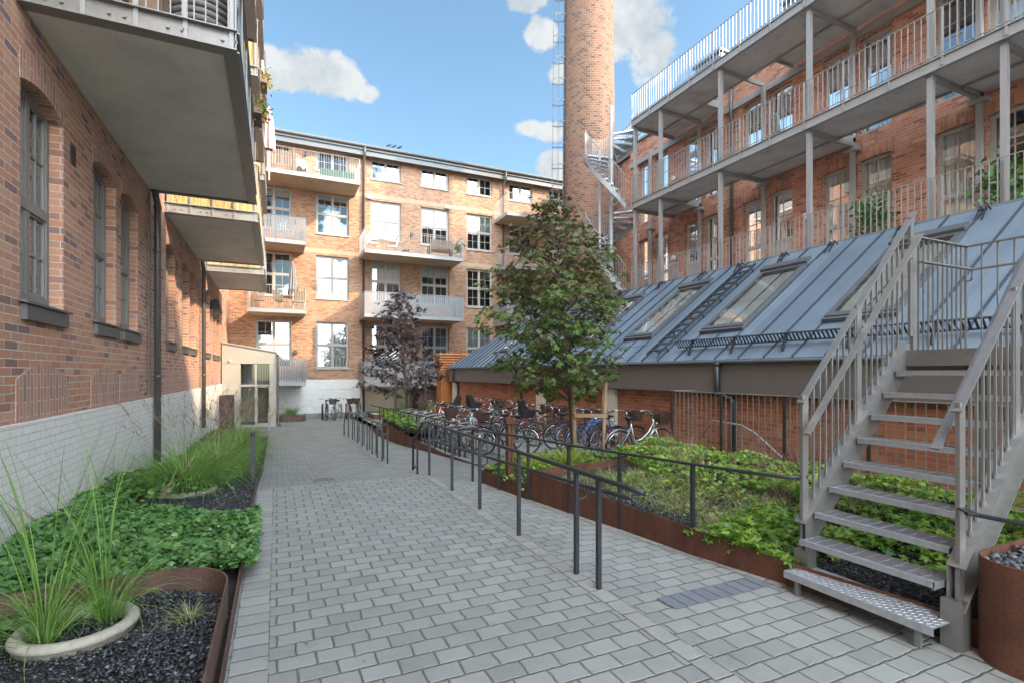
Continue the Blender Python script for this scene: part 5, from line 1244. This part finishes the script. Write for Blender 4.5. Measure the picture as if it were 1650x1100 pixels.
bollard(3.34, 7.35, 0, 1.0, 'rust coloured steel light bollard with a wide cap in the small front planter')
bollard(4.95, 20.1, -.15, .8, 'rust coloured steel bollard beside the purple tree')

# ------------------------------------------------------------------ steel stair at the right
ss = thing('steel_staircase', 'galvanised open steel staircase with grating treads and railings climbing to the roof landing', 'staircase', (4.4, 2.2, 0))
YL, YR = 2.70, 1.76; RISE, RUN = .187, .18
def tread_mesh(w):
    m = MB(); d = .25
    m.box(0, .012, 0, w, -.035, .0); m.box(d - .006, d, 0, w, -.035, 0); m.box(0, d, 0, .006, -.045, 0); m.box(0, d, w - .006, w, -.045, 0)
    m.box(-.002, .028, .002, w - .002, .0, .006)
    for i in range(1, 8): x = i * d / 8; m.box(x - .0018, x + .0018, .006, w - .006, -.03, -.001)
    for i in range(1, 10): y = w * i / 10; m.box(.012, d - .006, y - .0022, y + .0022, -.008, .0005)
    return m.mesh('tread', 'galv')
tm = tread_mesh(YL - YR - .04)
for i in range(8):
    o = link('tread', tm, ss); o.matrix_parent_inverse = Matrix.Translation(-Vector(ss.location)); o.location = (3.68 + RUN * i, YR + .02, .405 + RISE * i)
for y in (YL, YR):
    m = MB(); yo = y if y == YL else y - .0
    for s in (0,):
        a, b = (3.70, .10), (5.30, 1.90 - .02)
        dirx, dirz = Vector((b[0] - a[0], b[1] - a[1])).normalized(); nx_, nz = -dirz, dirx
        w = .23
        P4 = [(3.79, .24), (5.19, 1.75), (5.19, 1.96), (5.13, 1.96), (3.79, .50)]
        k = len(P4); y0, y1 = yo - .006, yo + .006
        m.poly([(p[0], y0, p[1]) for p in P4]); m.poly([(p[0], y1, p[1]) for p in P4][::-1])
        for i in range(k): p, q = P4[i], P4[(i + 1) % k]; m.poly([(p[0], y0, p[1]), (p[0], y1, p[1]), (q[0], y1, q[1]), (q[0], y0, q[1])])
        e = .09 if y == YL else -.09
        m.bar((3.79, yo + e * .5 - .0, .505), (5.13, yo + e * .5, 1.965), abs(e) + .012, .012); m.bar((3.79, yo + e * .5, .235), (5.19, yo + e * .5, 1.745), abs(e), .012)
    m.box(3.77, 3.875, yo - (.03 if y == YL else .085), yo + (.085 if y == YL else .03), .0, .30)
    m.build('stringer', 'steel_brown', ss)
    r = MB(); yr = yo + (.045 if y == YL else -.045); sl = (1.965 - .505) / 1.34
    zs = lambda x: .505 + sl * (x - 3.79)
    n = 18
    for i in range(n): x = 3.87 + i * .0765; r.bar((x, yr, zs(x)), (x, yr, zs(x) + .95), .014, .014, up=(1, 0, 0)); r.tube([(x, yr, zs(x)), (x, yr, zs(x) + .03)], .012, 6)
    for x in (3.83, 4.52, 5.30): r.box(x - .028, x + .028, yr - .012, yr + .012, zs(x) - .12 if x > 4 else .301, zs(x) + .97)
    r.bar((3.79, yr, zs(3.79) + .955), (5.34, yr, zs(5.34) + .975), .055, .014)
    yi = yo - .03 if y == YL else yo + .05
    r.bar((3.76, yi, zs(3.76) + .75), (5.30, yi, zs(5.30) + .80), .055, .014)
    for x in (3.84, 4.5, 5.2): r.tube([(x, yr, zs(x) + .68), (x, yi, zs(x) + .68), (x, yi, zs(x) + .76)], .008, 6)
    for i in range(9): x = 3.95 + i * .155; r.tube([(x, yr, zs(x) + .012), (x, yr, zs(x) + .03)], .014, 6)
    r.build('railing', 'steel_brown', ss)
m = MB(); m.box(3.59, 3.88, 1.74, 2.74, .155, .163); m.box(3.59, 3.597, 1.74, 2.74, .11, .155)
for i in range(9):
    for j in range(33):
        x, y = 3.605 + i * .031, 1.755 + j * .0298; a = pi / 4 if (i + j) % 2 else -pi / 4; dx, dy = .011 * cos(a), .011 * sin(a)
        m.bar((x - dx, y - dy, .1645), (x + dx, y + dy, .1645), .005, .003)
m.build('bottom_plate', 'galv', ss)
for y in (1.83, 2.64): m = MB(); m.box(3.60, 3.63, y - .015, y + .015, -.01, .12); m.build('foot', 'steel_brown', ss)
m = MB(); m.box(5.13, 6.25, -2, 2.74, 1.80, 1.805); m.box(5.12, 5.135, 1.72, 2.74, 1.76, 1.90); m.box(5.135, 6.25, 2.70, 2.74, 1.70, 1.90); m.box(6.21, 6.25, -2, 2.70, 1.70, 1.90)
for i in range(44): y = -2 + .1075 * i; m.box(5.14, 6.21, y, y + .004, 1.87, 1.898)
for i in range(10): x = 5.2 + .1 * i; m.box(x, x + .005, -2, 2.70, 1.89, 1.9)
m.box(6.1, 6.2, 2.5, 2.6, .1, 1.7); m.box(6.1, 6.2, -.3, -.2, .1, 1.7); m.build('landing', 'steel_brown', ss)
m = MB(); balusters(m, (5.34, 2.745), (6.23, 2.745), 1.9, 2.95, .08, .013, .05, low=False); balusters(m, (6.25, 2.745), (6.25, -2), 1.9, 2.95, .12, .013, .05, low=False)
m.bar((5.3, 2.66, 2.70), (6.15, 2.66, 2.70), .045, .014); m.bar((6.17, 2.66, 2.70), (6.17, -2, 2.70), .045, .014); m.tube([(6.2, 2.74, 2.6), (6.2, 2.69, 2.6), (6.16, 2.66, 2.62), (6.16, 2.66, 2.7)], .008, 6)
m.box(5.31, 5.37, 2.73, 2.76, 1.7, 2.96); m.build('landing_railing', 'steel_brown', ss)
m = MB(); m.bar((3.82, 1.70, .87), (3.72, 1.60, .87), .05, .01); m.tube([(3.76, 1.66, .86), (3.80, 1.2, .855), (3.9, -1.5, .85)], .014, 8); tag(m.build('side_handrail', 'dark_steel'), 'thin dark handrail running from the stair foot over the pebble planter', 'handrail')

# ------------------------------------------------------------------ bicycles
M['bike_black'] = plain('bike_black', (.02, .02, .022), .3, coord='obj'); M['bike_silver'] = plain('bike_silver', (.55, .56, .57), .3, .5); M['bike_blue'] = plain('bike_blue', (.04, .14, .32), .3)
M['bike_red'] = plain('bike_red', (.38, .025, .03), .3); M['bike_pink'] = plain('bike_pink', (.50, .20, .20), .35); M['bike_green'] = plain('bike_green', (.05, .10, .07), .35); M['bike_white'] = plain('bike_white', (.72, .72, .70), .3)
def bicycle(label, kind='step', basket=True, child=False):
    root = thing('bicycle', label, 'bicycle', (0, 0, 0)); R_ = .345
    def wheel(x):
        m = MB(); m.tube([(x + (R_ - .02) * cos(t), 0, R_ + (R_ - .02) * sin(t)) for t in np.linspace(0, 2 * pi, 33)[:-1]], .018, 6, closed=True); w = m.build('wheel', 'rubber', root, True)
        m = MB(); m.tube([(x + (R_ - .045) * cos(t), 0, R_ + (R_ - .045) * sin(t)) for t in np.linspace(0, 2 * pi, 33)[:-1]], .009, 5, closed=True)
        m.tube([(x, -.045, R_), (x, .045, R_)], .018, 8)
        for i in range(18):
            t = 2 * pi * i / 18; m.bar((x + .015 * cos(t + 1.2), .02 * (-1) ** i, R_ + .015 * sin(t + 1.2)), (x + (R_ - .05) * cos(t), 0, R_ + (R_ - .05) * sin(t)), .003, .003, up=(0, 1, 0))
        m.build('rim', 'chrome', w)
        m = MB(); m.box(x + .17, x + .22, -.012, .012, R_ + .02, R_ + .05); m.build('reflector', 'orange', w)
    wheel(0); wheel(1.08)
    bb_, st_, hd, hl = (.43, 0, .28), (.27, 0, .82), (.84, 0, .90), (.885, 0, .70); m = MB()
    if kind == 'step':
        m.tube([hl, (.78, 0, .52), (.60, 0, .36), bb_], .019, 8); m.tube([(.86, 0, .82), (.74, 0, .62), (.56, 0, .47), (.385, 0, .43)], .014, 8)
    else:
        m.tube([hl, bb_], .018, 8); m.tube([(.85, 0, .86), (.285, 0, .78)], .016, 8)
    m.tube([bb_, st_], .016, 8); m.tube([hd, hl], .021, 8)
    for s in (-1, 1):
        m.tube([(.29, s * .02, .74), (.0, s * .055, R_)], .008, 6); m.tube([(.43, s * .03, .28), (0, s * .055, R_)], .010, 6)
        m.tube([(.895, s * .045, .66), (.97, s * .05, .50), (1.08, s * .055, R_)], .011, 6)
    m.box(.87, .92, -.05, .05, .645, .675); m.build('frame', 'bike_black', root, True)
    m = MB()
    m.tube([hd, (.82, 0, 1.0)], .013, 8); m.tube([(.60, -.29, 1.03), (.72, -.26, 1.05), (.83, -.16, 1.07), (.84, 0, 1.0), (.83, .16, 1.07), (.72, .26, 1.05), (.60, .29, 1.03)], .011, 8); h = m.build('handlebar', 'chrome', root, True)
    for s in (-1, 1): m = MB(); m.tube([(.70, s * .268, 1.046), (.59, s * .292, 1.028)], .017, 8); m.build('grip', 'black', h, True)
    m = MB(); m.tube([(.27, 0, .80), (.255, 0, .92)], .012, 6); m.tube([(.12, 0, .955), (.17, 0, .955), (.26, 0, .95), (.36, 0, .945), (.41, 0, .935)], [.03, .085, .065, .03, .018], 10)
    for i in range(len(m.v)):
        x, y, z = m.v[i]
        if z > .925 and x < .42: m.v[i] = (x, y, .945 + (z - .945) * .42)
    m.build('saddle', 'black', root, True)
    m = MB()
    for x, a0, a1 in ((0, .25, 2.95), (1.08, .65, 2.75)):
        pts = [(x + (R_ + .018) * cos(a0 + (a1 - a0) * i / 14), R_ + (R_ + .018) * sin(a0 + (a1 - a0) * i / 14)) for i in range(15)]
        for p, q in zip(pts, pts[1:]): m.hexa([(p[0], -.024, p[1]), (p[0], .024, p[1]), (q[0], .024, q[1]), (q[0], -.024, q[1]), (p[0], -.02, p[1] + .006), (p[0], .02, p[1] + .006), (q[0], .02, q[1] + .006), (q[0], -.02, q[1] + .006)])
    m.build('mudguards', 'bike_black', root)
    m = MB()
    for s in (-.055, -.02, .02, .055): m.bar((-.27, s, .74), (.2, s, .74), .01, .01)
    for x in (-.26, -.05, .18): m.bar((x, -.06, .74), (x, .06, .74), .01, .01)
    for s in (-.058, .058): m.bar((-.2, s, .74), (0, s, R_), .008, .008); m.bar((.0, s, .74), (0, s, R_), .008, .008)
    m.build('luggage_rack', 'black', root)
    m = MB(); m.box(-.305, -.285, -.03, .03, .66, .72); m.build('rear_reflector', 'redrefl', root)
    m = MB(); m.tube([(.43, .05, .28), (.43, .062, .28)], .085, 14); m.box(.0, .45, .045, .058, .30, .38); m.tube([(.43, .06, .28), (.52, .075, .16)], .009, 5); m.tube([(.43, -.05, .28), (.34, -.07, .40)], .009, 5); m.box(.48, .56, .08, .16, .15, .17); m.box(.30, .38, -.16, -.08, .39, .41)
    m.build('crankset', 'chrome', root)
    m = MB(); m.tube([(.05, .07, R_ - .03), (.12, .17, .02)], .008, 5); m.build('kickstand', 'chrome', root)
    m = MB(); m.tube([(.92, 0, .80), (.98, 0, .80), (1.0, 0, .80)], [.03, .038, .03], 8); m.build('headlight', 'chrome', root, True)
    if basket:
        m = MB(); t = .006
        lo_, hi = (.95, 1.18, .11, .80), (.90, 1.26, .165, 1.03); n = 7
        for k in range(6):
            f = k / 5; x0, x1, w, z = [a + (b - a) * f for a, b in zip(lo_, hi)]
            for p, q in (((x0, -w), (x1, -w)), ((x1, -w), (x1, w)), ((x1, w), (x0, w)), ((x0, w), (x0, -w))): m.bar((*p, z), (*q, z), .008, .03)
        for k in range(n):
            for s in (-1, 1): a = lo_[0] + (lo_[1] - lo_[0]) * k / (n - 1); b = hi[0] + (hi[1] - hi[0]) * k / (n - 1); m.bar((a, s * lo_[2], lo_[3]), (b, s * hi[2], hi[3]), .012, .006)
            for X0, X1 in ((lo_[0], hi[0]), (lo_[1], hi[1])): a = -lo_[2] + 2 * lo_[2] * k / (n - 1); b = -hi[2] + 2 * hi[2] * k / (n - 1); m.bar((X0, a, lo_[3]), (X1, b, hi[3]), .012, .006)
        m.box(.95, 1.18, -.11, .11, .80, .806); m.build('basket', 'basket', root)
    if child:
        m = MB(); m.hexa([(-.22, -.14, .80), (.1, -.14, .78), (.1, .14, .78), (-.22, .14, .80), (-.26, -.16, 1.25), (-.16, -.16, 1.28), (-.16, .16, 1.28), (-.26, .16, 1.25)]); m.box(-.2, .16, -.17, -.14, .78, .98); m.box(-.2, .16, .14, .17, .78, .98); m.box(.08, .2, -.17, .17, .86, .9); m.build('child_seat', 'black', root)
    return root
protoA = bicycle('x', 'step', True); protoB = bicycle('x', 'step', False); protoC = bicycle('x', 'diamond', False); protoD = bicycle('x', 'step', True, True)
used = set()
def put(proto, x, y, z, rz_, color, label, lean=4, grp='bicycles parked in the courtyard'):
    ms = {'bike_black': M[color]} if color != 'bike_black' else None
    if color != 'bike_black' or proto.name in used: o = copy_tree(proto, (x, y, z), radians(rz_), label, grp, ms)
    else: o = proto; used.add(proto.name); o.location = (x, y, z); o['label'] = label; o['group'] = grp
    o.rotation_euler = (radians(lean), 0, radians(rz_)); return o
wallrow = [(protoA, 8.95, 'bike_silver', -3, 'silver step through bicycle with brown basket, nearest the barred fence'),
           (protoA, 9.75, 'bike_black', 6, 'black bicycle with brown basket, next left of the silver one'), (protoC, 10.45, 'bike_blue', -4, 'bright blue bicycle with straight top tube against the brick wall'),
           (protoB, 11.1, 'bike_blue', 5, 'blue step through bicycle half hidden by the maple stake'), (protoA, 11.9, 'bike_black', -6, 'black basket bicycle directly behind the maple trunk'),
           (protoB, 12.6, 'bike_black', 4, 'black bicycle without basket left of the maple trunk'), (protoD, 13.4, 'bike_black', -4, 'dark bicycle with child seat by the brick wall left of the maple'),
           (protoA, 14.2, 'bike_pink', 5, 'pink bicycle with basket, right one of the pink pair'), (protoB, 14.9, 'bike_pink', -5, 'pink bicycle without basket, left one of the pink pair'),
           (protoC, 15.7, 'bike_silver', 3, 'silver bicycle with straight top tube near the second downpipe'), (protoB, 16.5, 'bike_black', -7, 'black bicycle just left of the second downpipe'),
           (protoD, 17.4, 'bike_green', 4, 'dark green bicycle with a child seat against the brick wall'), (protoA, 18.3, 'bike_silver', -3, 'silver basket bicycle near the far end of the brick wall'),
           (protoC, 19.3, 'bike_red', 5, 'red bicycle with straight top tube at the far end of the brick wall')]
for i, (p, y, c, a, lab) in enumerate(wallrow):
    put(p, 6.62 + .12 * sin(i * 2.1), y, ZB(y), a, c, lab, 3 * (-1) ** i)
yardrow = [(protoA, 11.2, 'bike_black', 156, 'large black bicycle standing out nearest the rust bollard'), (protoB, 12.4, 'bike_black', 172, 'black bicycle second in the open rack row'),
           (protoC, 13.1, 'bike_green', 185, 'dark green bicycle third in the open rack row'), (protoA, 13.8, 'bike_red', 176, 'red bicycle with basket in the slanted rack'),
           (protoB, 14.6, 'bike_white', 184, 'white step through bicycle in the slanted rack'), (protoC, 15.4, 'bike_black', 178, 'black straight framed bicycle in the slanted rack'),
           (protoB, 16.2, 'bike_red', 182, 'red step through bicycle further along the slanted rack'), (protoD, 17.0, 'bike_black', 175, 'black bicycle with child seat in the slanted rack'),
           (protoA, 18.0, 'bike_silver', 183, 'silver bicycle at the far end of the slanted rack'), (protoB, 21.0, 'bike_black', 200, 'black bicycle standing before the rust coloured louvred tower')]
for i, (p, y, c, a, lab) in enumerate(yardrow):
    put(p, (5.62 if i else 5.55) + .1 * sin(i * 1.7) + (1.2 if i == 9 else 0), y, ZB(y), a, c, lab, 3 * (-1) ** i)
for x, a, c, p, lab in ((2.35, 262, 'bike_black', protoB, 'black bicycle leftmost of the four at the white base wall'), (2.95, 248, 'bike_silver', protoA, 'silver bicycle with basket second of the four at the white base wall'),
                        (3.42, 266, 'bike_black', protoA, 'dark bicycle with basket third of the four at the white base wall'), (3.92, 255, 'bike_green', protoA, 'dark green bicycle with basket nearest the far downpipe')):
    put(p, x, 27.2, -.61, a, c, lab)
for p in (protoA, protoB, protoC, protoD):
    if p.name not in used:
        for c in list(p.children_recursive): bpy.data.objects.remove(c)
        bpy.data.objects.remove(p)
hp = None
for i, (x, w) in enumerate(((2.05, 'left of the first far bicycle'), (2.62, 'between the first and second far bicycles'), (3.18, 'between the second and third far bicycles'), (3.68, 'between the third and fourth far bicycles'))):
    m = MB(); m.tube([(x, 26.5, -.63), (x, 26.5, .1), (x, 26.56, .17), (x, 26.94, .17), (x, 27.0, .1), (x, 27.0, -.63)], .022, 8)
    tag(m.build('bike_hoop', 'dark_steel', smooth=True), 'steel bicycle hoop ' + w, 'bike hoop', 'bicycle hoops at the far wall')
br = thing('bike_rack', 'double row of slanted galvanised bicycle holders beside the sloping path', 'bike rack', (4.4, 14, -.36))
m = MB(); m.bar((4.15, 11.3, -.3), (3.85, 18.2, -.3), .05, .05); m.bar((4.95, 11.3, -.3), (4.7, 18.2, -.3), .05, .05); m.build('base_rail', 'galv', br)
for i in range(20):
    y = 11.5 + i * .35; z = ZB(y); x = 4.12 - .043 * (y - 11.5); hi = .18 * (i % 2)
    m = MB(); m.tube([(x - .05, y, z), (x, y, z + .38 + hi), (x + .10, y, z + .52 + hi), (x + .62, y, z + .60 + hi), (x + .78, y, z + .50 + hi), (x + .82, y, z + .06)], .016, 7)
    m.tube([(x - .05, y + .09, z), (x, y + .09, z + .38 + hi), (x + .10, y + .09, z + .52 + hi), (x + .62, y + .09, z + .60 + hi)], .016, 7); m.build('wheel_holder', 'rack_grey', br, True)

# ------------------------------------------------------------------ balcony furniture and plants
def chair(x, y, z, rz_, mat, lab, leg='steel'):
    o = thing('chair', lab, 'chair', (x, y, z)); L0 = lambda m: m
    def R(px, py, pz): a = radians(rz_); return (x + px * cos(a) - py * sin(a), y + px * sin(a) + py * cos(a), z + pz)
    m = MB(); m.hexa([R(-.24, -.22, .40), R(.24, -.22, .40), R(.24, .22, .40), R(-.24, .22, .40), R(-.24, -.22, .45), R(.24, -.22, .45), R(.24, .22, .45), R(-.24, .22, .45)]); m.build('seat', mat, o)
    m = MB()
    for i in range(7): a = -.22 + i * .073; m.bar(R(a, .22, .45), R(a, .30, .88), .05, .012, up=(0, 1, 0))
    m.bar(R(-.25, .30, .88), R(.25, .30, .88), .03, .04); m.build('backrest', mat, o)
    for sx in (-.22, .22):
        for sy in (-.2, .2): m = MB(); m.tube([R(sx, sy, 0), R(sx, sy, .41)], .015, 6); m.build('leg', leg, o)
    return o
def table(x, y, z, r, h, mat, lab, cloth=False):
    o = thing('table', lab, 'table', (x, y, z)); m = MB(); m.tube([(x, y, z + h - .025), (x, y, z + h)], r, 20); m.build('tabletop', mat, o)
    for a in (.8, 2.4, 4.0, 5.5): m = MB(); m.tube([(x + r * .7 * cos(a), y + r * .7 * sin(a), z), (x + r * .3 * cos(a + .6), y + r * .3 * sin(a + .6), z + h - .03)], .012, 6); m.build('leg', 'steel', o)
    return o
table(.95, 26.9, 11.14, .4, .74, 'wood', 'round table under a white cloth on the top left balcony')
m = MB(); 
n = 24; x, y = .95, 26.9
pts = [(.46 + .03 * sin(i * 1.9)) for i in range(n)]
m.poly([(x + .42 * cos(2 * pi * i / n), y + .42 * sin(2 * pi * i / n), 11.89) for i in range(n)])
for i in range(n):
    f = lambda i: (2 * pi * i / n, pts[i % n], .38 + .10 * sin(i % n * 2.3))
    (a, r1, d1), (b, r2, d2) = f(i), f(i + 1)
    m.poly([(x + r1 * cos(a), y + r1 * sin(a), 11.89 - d1), (x + r2 * cos(b), y + r2 * sin(b), 11.89 - d2), (x + .42 * cos(b), y + .42 * sin(b), 11.89), (x + .42 * cos(a), y + .42 * sin(a), 11.89)])
tag(m.build('tablecloth', 'fabric_white', smooth=True), 'crumpled white cloth draped over the table on the top left balcony', 'tablecloth')
m = MB(); m.box(1.9, 3.5, 26.25, 26.32, 11.15, 11.55); m.box(2.0, 3.4, 26.32, 26.7, 11.15, 11.3); tag(m.build('balcony_cushion', 'bike_green'), 'dark green patterned cloth behind the bars of the top left balcony', 'cushion')
table(4.95, 26.9, 7.84, .32, .70, 'white', 'small round white table on the balcony above the long slatted one')
chair(4.5, 26.8, 7.84, 100, 'white', 'white garden chair left of the small white balcony table'); chair(5.5, 27.0, 7.84, 260, 'white', 'white garden chair right of the small white balcony table')
m = MB(); m.box(6.05, 6.35, 26.8, 27.1, 7.84, 8.15); tag(m.build('storage_crate', 'black'), 'small black crate on the middle balcony floor', 'crate')
o = thing('bench', 'brown slatted bench seen from behind on the middle balcony', 'bench', (8.0, 26.6, 7.84))
m = MB(); m.box(7.35, 8.7, 26.5, 27.0, 8.2, 8.27); m.build('seat', 'wood', o)
m = MB(); [m.box(7.37 + i * .1, 7.45 + i * .1, 26.42, 26.45, 8.27, 8.75) for i in range(13)]; m.build('backrest', 'wood', o)
for x in (7.4, 8.62): m = MB(); m.box(x, x + .06, 26.45, 27.0, 7.84, 8.45); m.build('leg', 'wood', o)
def potplant(x, y, z, h, lab, mat='leaf_cover', n=160, sz=(.06, .12)):
    o = thing('potted_plant', lab, 'potted plant', (x, y, z)); m = MB(); m.tube([(x, y, z), (x, y, z + h * .3)], [.10, .14], 14); m.build('pot', 'pot', o, True)
    m = MB(); m.tube([(x, y, z + h * .25), (x, y, z + h * .8)], .012, 6); m.build('stem', 'bark', o)
    P = np.stack([x + RNG.normal(size=n) * h * .16, y + RNG.normal(size=n) * h * .16, z + h * .68 + RNG.normal(size=n) * h * .17], 1); Nn = RNG.normal(size=(n, 3)) + np.array([0, 0, 1.0])
    V, F = scatter(LEAF_ROUND[0], LEAF_ROUND[1], P, Nn, RNG.uniform(sz[0], sz[1], n)); np_mesh('leaves', V, F, mat, o)
potplant(8.95, 26.5, 7.84, .9, 'green pot plant in the corner of the middle balcony')
for x, a, lab in ((-.75, 180, 'cane chair at the left end of the second floor left balcony'), (.2, 150, 'cane chair in the middle of the second floor left balcony'), (.95, 190, 'cane chair right end of the second floor left balcony, below the parasol')): chair(x, 26.6, 4.65, a, 'cane', lab)
table(.45, 27.1, 4.65, .35, .72, 'wood', 'small wooden table on the second floor left balcony')
def parasol(x, y, z, h, r, mat, lab):
    o = thing('parasol', lab, 'parasol', (x, y, z)); m = MB(); m.tube([(x, y, z), (x, y, z + h)], .02, 8); m.build('pole', 'white', o)
    m = MB(); n = 16
    prof = [(.0, h), (r * .35, h - .08), (r * .7, h - .5), (r, h * .5), (r * .9, h * .42)]
    for (r0, z0), (r1, z1) in zip(prof, prof[1:]):
        for i in range(n):
            f = lambda i, rr: rr * (1 + .22 * (-1) ** i); a, b = 2 * pi * i / n, 2 * pi * (i + 1) / n
            m.poly([(x + f(i, r0) * cos(a), y + f(i, r0) * sin(a), z + z0), (x + f(i + 1, r0) * cos(b), y + f(i + 1, r0) * sin(b), z + z0), (x + f(i + 1, r1) * cos(b), y + f(i + 1, r1) * sin(b), z + z1), (x + f(i, r1) * cos(a), y + f(i, r1) * sin(a), z + z1)])
    m.build('folded_canopy', mat, o)
parasol(.72, 26.6, 4.65, 2.3, .15, 'fabric_grey', 'closed grey parasol standing on the second floor left balcony')
parasol(-.22, 18.6, 8.0, 2.4, .16, 'fabric_pink', 'folded pale pink parasol beyond the left balconies')
# things on the near left balcony
o = thing('wicker_chair', 'grey wicker armchair behind the railing of the nearest balcony', 'chair', (-.75, 6.6, 5.2))
m = MB()
for i in range(9): z = 5.25 + i * .07; m.tube([(-.75 + (.27 + .008 * i) * cos(a), 6.6 + (.27 + .008 * i) * sin(a), z) for a in np.linspace(-2.6, .9, 16)], .03, 6)
m.build('woven_shell', 'fabric_grey', o, True); m = MB(); m.tube([(-.75, 6.6, 5.55), (-.75, 6.6, 5.66)], .26, 18); m.build('cushion', 'fabric_white', o)
for a in (.6, 2.2, 3.8, 5.4): m = MB(); m.tube([(-.75 + .22 * cos(a), 6.6 + .22 * sin(a), 5.2), (-.75 + .22 * cos(a), 6.6 + .22 * sin(a), 5.3)], .015, 6); m.build('leg', 'steel', o)
m = MB(); m.box(-1.35, -1.1, 6.3, 6.34, 5.21, 6.0); m.box(-1.35, -1.1, 6.5, 6.54, 5.21, 6.0); tag(m.build('folding_chair', 'wood'), 'folded wooden chair behind the bars of the nearest balcony', 'chair')
def flowers(x, y, z, lab, n=60, s=.12):
    o = thing('flower_box', lab, 'flower box', (x, y, z)); m = MB(); m.box(x - .08, x + .06, y - .3, y + .3, z - .16, z); m.build('box', 'wood', o)
    P = np.stack([x + .04 + RNG.normal(size=n * 3) * s * .6, y + RNG.normal(size=n * 3) * .2, z + .04 + RNG.normal(size=n * 3) * s * .8], 1); V, F = scatter(LEAF_ROUND[0], LEAF_ROUND[1], P, RNG.normal(size=(n * 3, 3)) + np.array([.5, 0, 1.]), RNG.uniform(.03, .06, n * 3)); np_mesh('leaves', V, F, 'leaf_lime', o)
    P = np.stack([x + .06 + RNG.normal(size=n) * s * .6, y + RNG.normal(size=n) * .2, z + .07 + RNG.normal(size=n) * s * .8], 1); V, F = scatter(LEAF_ROUND[0], LEAF_ROUND[1], P, RNG.normal(size=(n, 3)) + np.array([.5, 0, .5]), RNG.uniform(.03, .055, n)); np_mesh('petals', V, F, 'flower', o)
flowers(-.30, 10.3, 7.0 - .6, 'red flowers in a box hung outside the nearest left balcony'); flowers(-.28, 14.5, 9.1, 'pink and yellow flowers hung outside the upper left balcony screens')
# lamp fixed to the left wall near the porch, small items
o = thing('wall_lantern', 'dark lantern fixed high on the sunlit left wall near the porch', 'wall lamp', (-2.1, 20.6, 3.9)); m = MB(); m.box(-2.1, -2.0, 20.55, 20.65, 3.9, 4.2); m.build('bracket', 'black', o); m = MB(); m.hexa([(-2.0, 20.45, 3.75), (-1.72, 20.45, 3.75), (-1.72, 20.75, 3.75), (-2.0, 20.75, 3.75), (-2.0, 20.5, 4.25), (-1.85, 20.5, 4.25), (-1.85, 20.7, 4.25), (-2.0, 20.7, 4.25)]); m.build('shade', 'black', o)
o = thing('meter_cabinet', 'dark brown open steel box at the foot of the left wall beside the porch', 'cabinet', (-1.9, 23.4, -.6)); m = MB(); m.box(-2.06, -1.6, 23.2, 23.24, -.6, .75); m.box(-1.62, -1.58, 23.24, 23.9, -.6, .75); m.box(-2.06, -1.58, 23.2, 23.9, .75, .8); m.build('body', 'rust_dark', o)
for (x, y, lab) in ((12.9, 5.1, 'leafy potted shrub behind the lowest gallery railing, right one'), (12.9, 7.5, 'leafy potted shrub behind the lowest gallery railing, left one')): potplant(x, y, 4.5, 1.35, lab, n=320, sz=(.07, .13))
for (x, y, z, a, lab) in ((12.6, 13.6, 4.5, 90, 'grey folding chair at the far end of the lowest gallery'), (12.5, 9.5, 7.72, 60, 'grey chair on the middle gallery')): chair(x, y, z, a, 'steel', lab)

P = np.array([(U(-.2, 3.2), U(2.6, 12), 0) for _ in range(70)]); P[:, 2] = [(ZC(y) if x < 2.34 else ZL(y)) + .012 for x, y, _ in P]
V, F = scatter(LEAF_MAPLE[0], LEAF_MAPLE[1], P, np.stack([RNG.normal(size=70) * .1, RNG.normal(size=70) * .1, np.ones(70)], 1), RNG.uniform(.02, .05, 70)); stuff(np_mesh('leaf_litter', V, F, 'plume'), 'few small fallen leaves scattered on the paving', 'leaf litter')
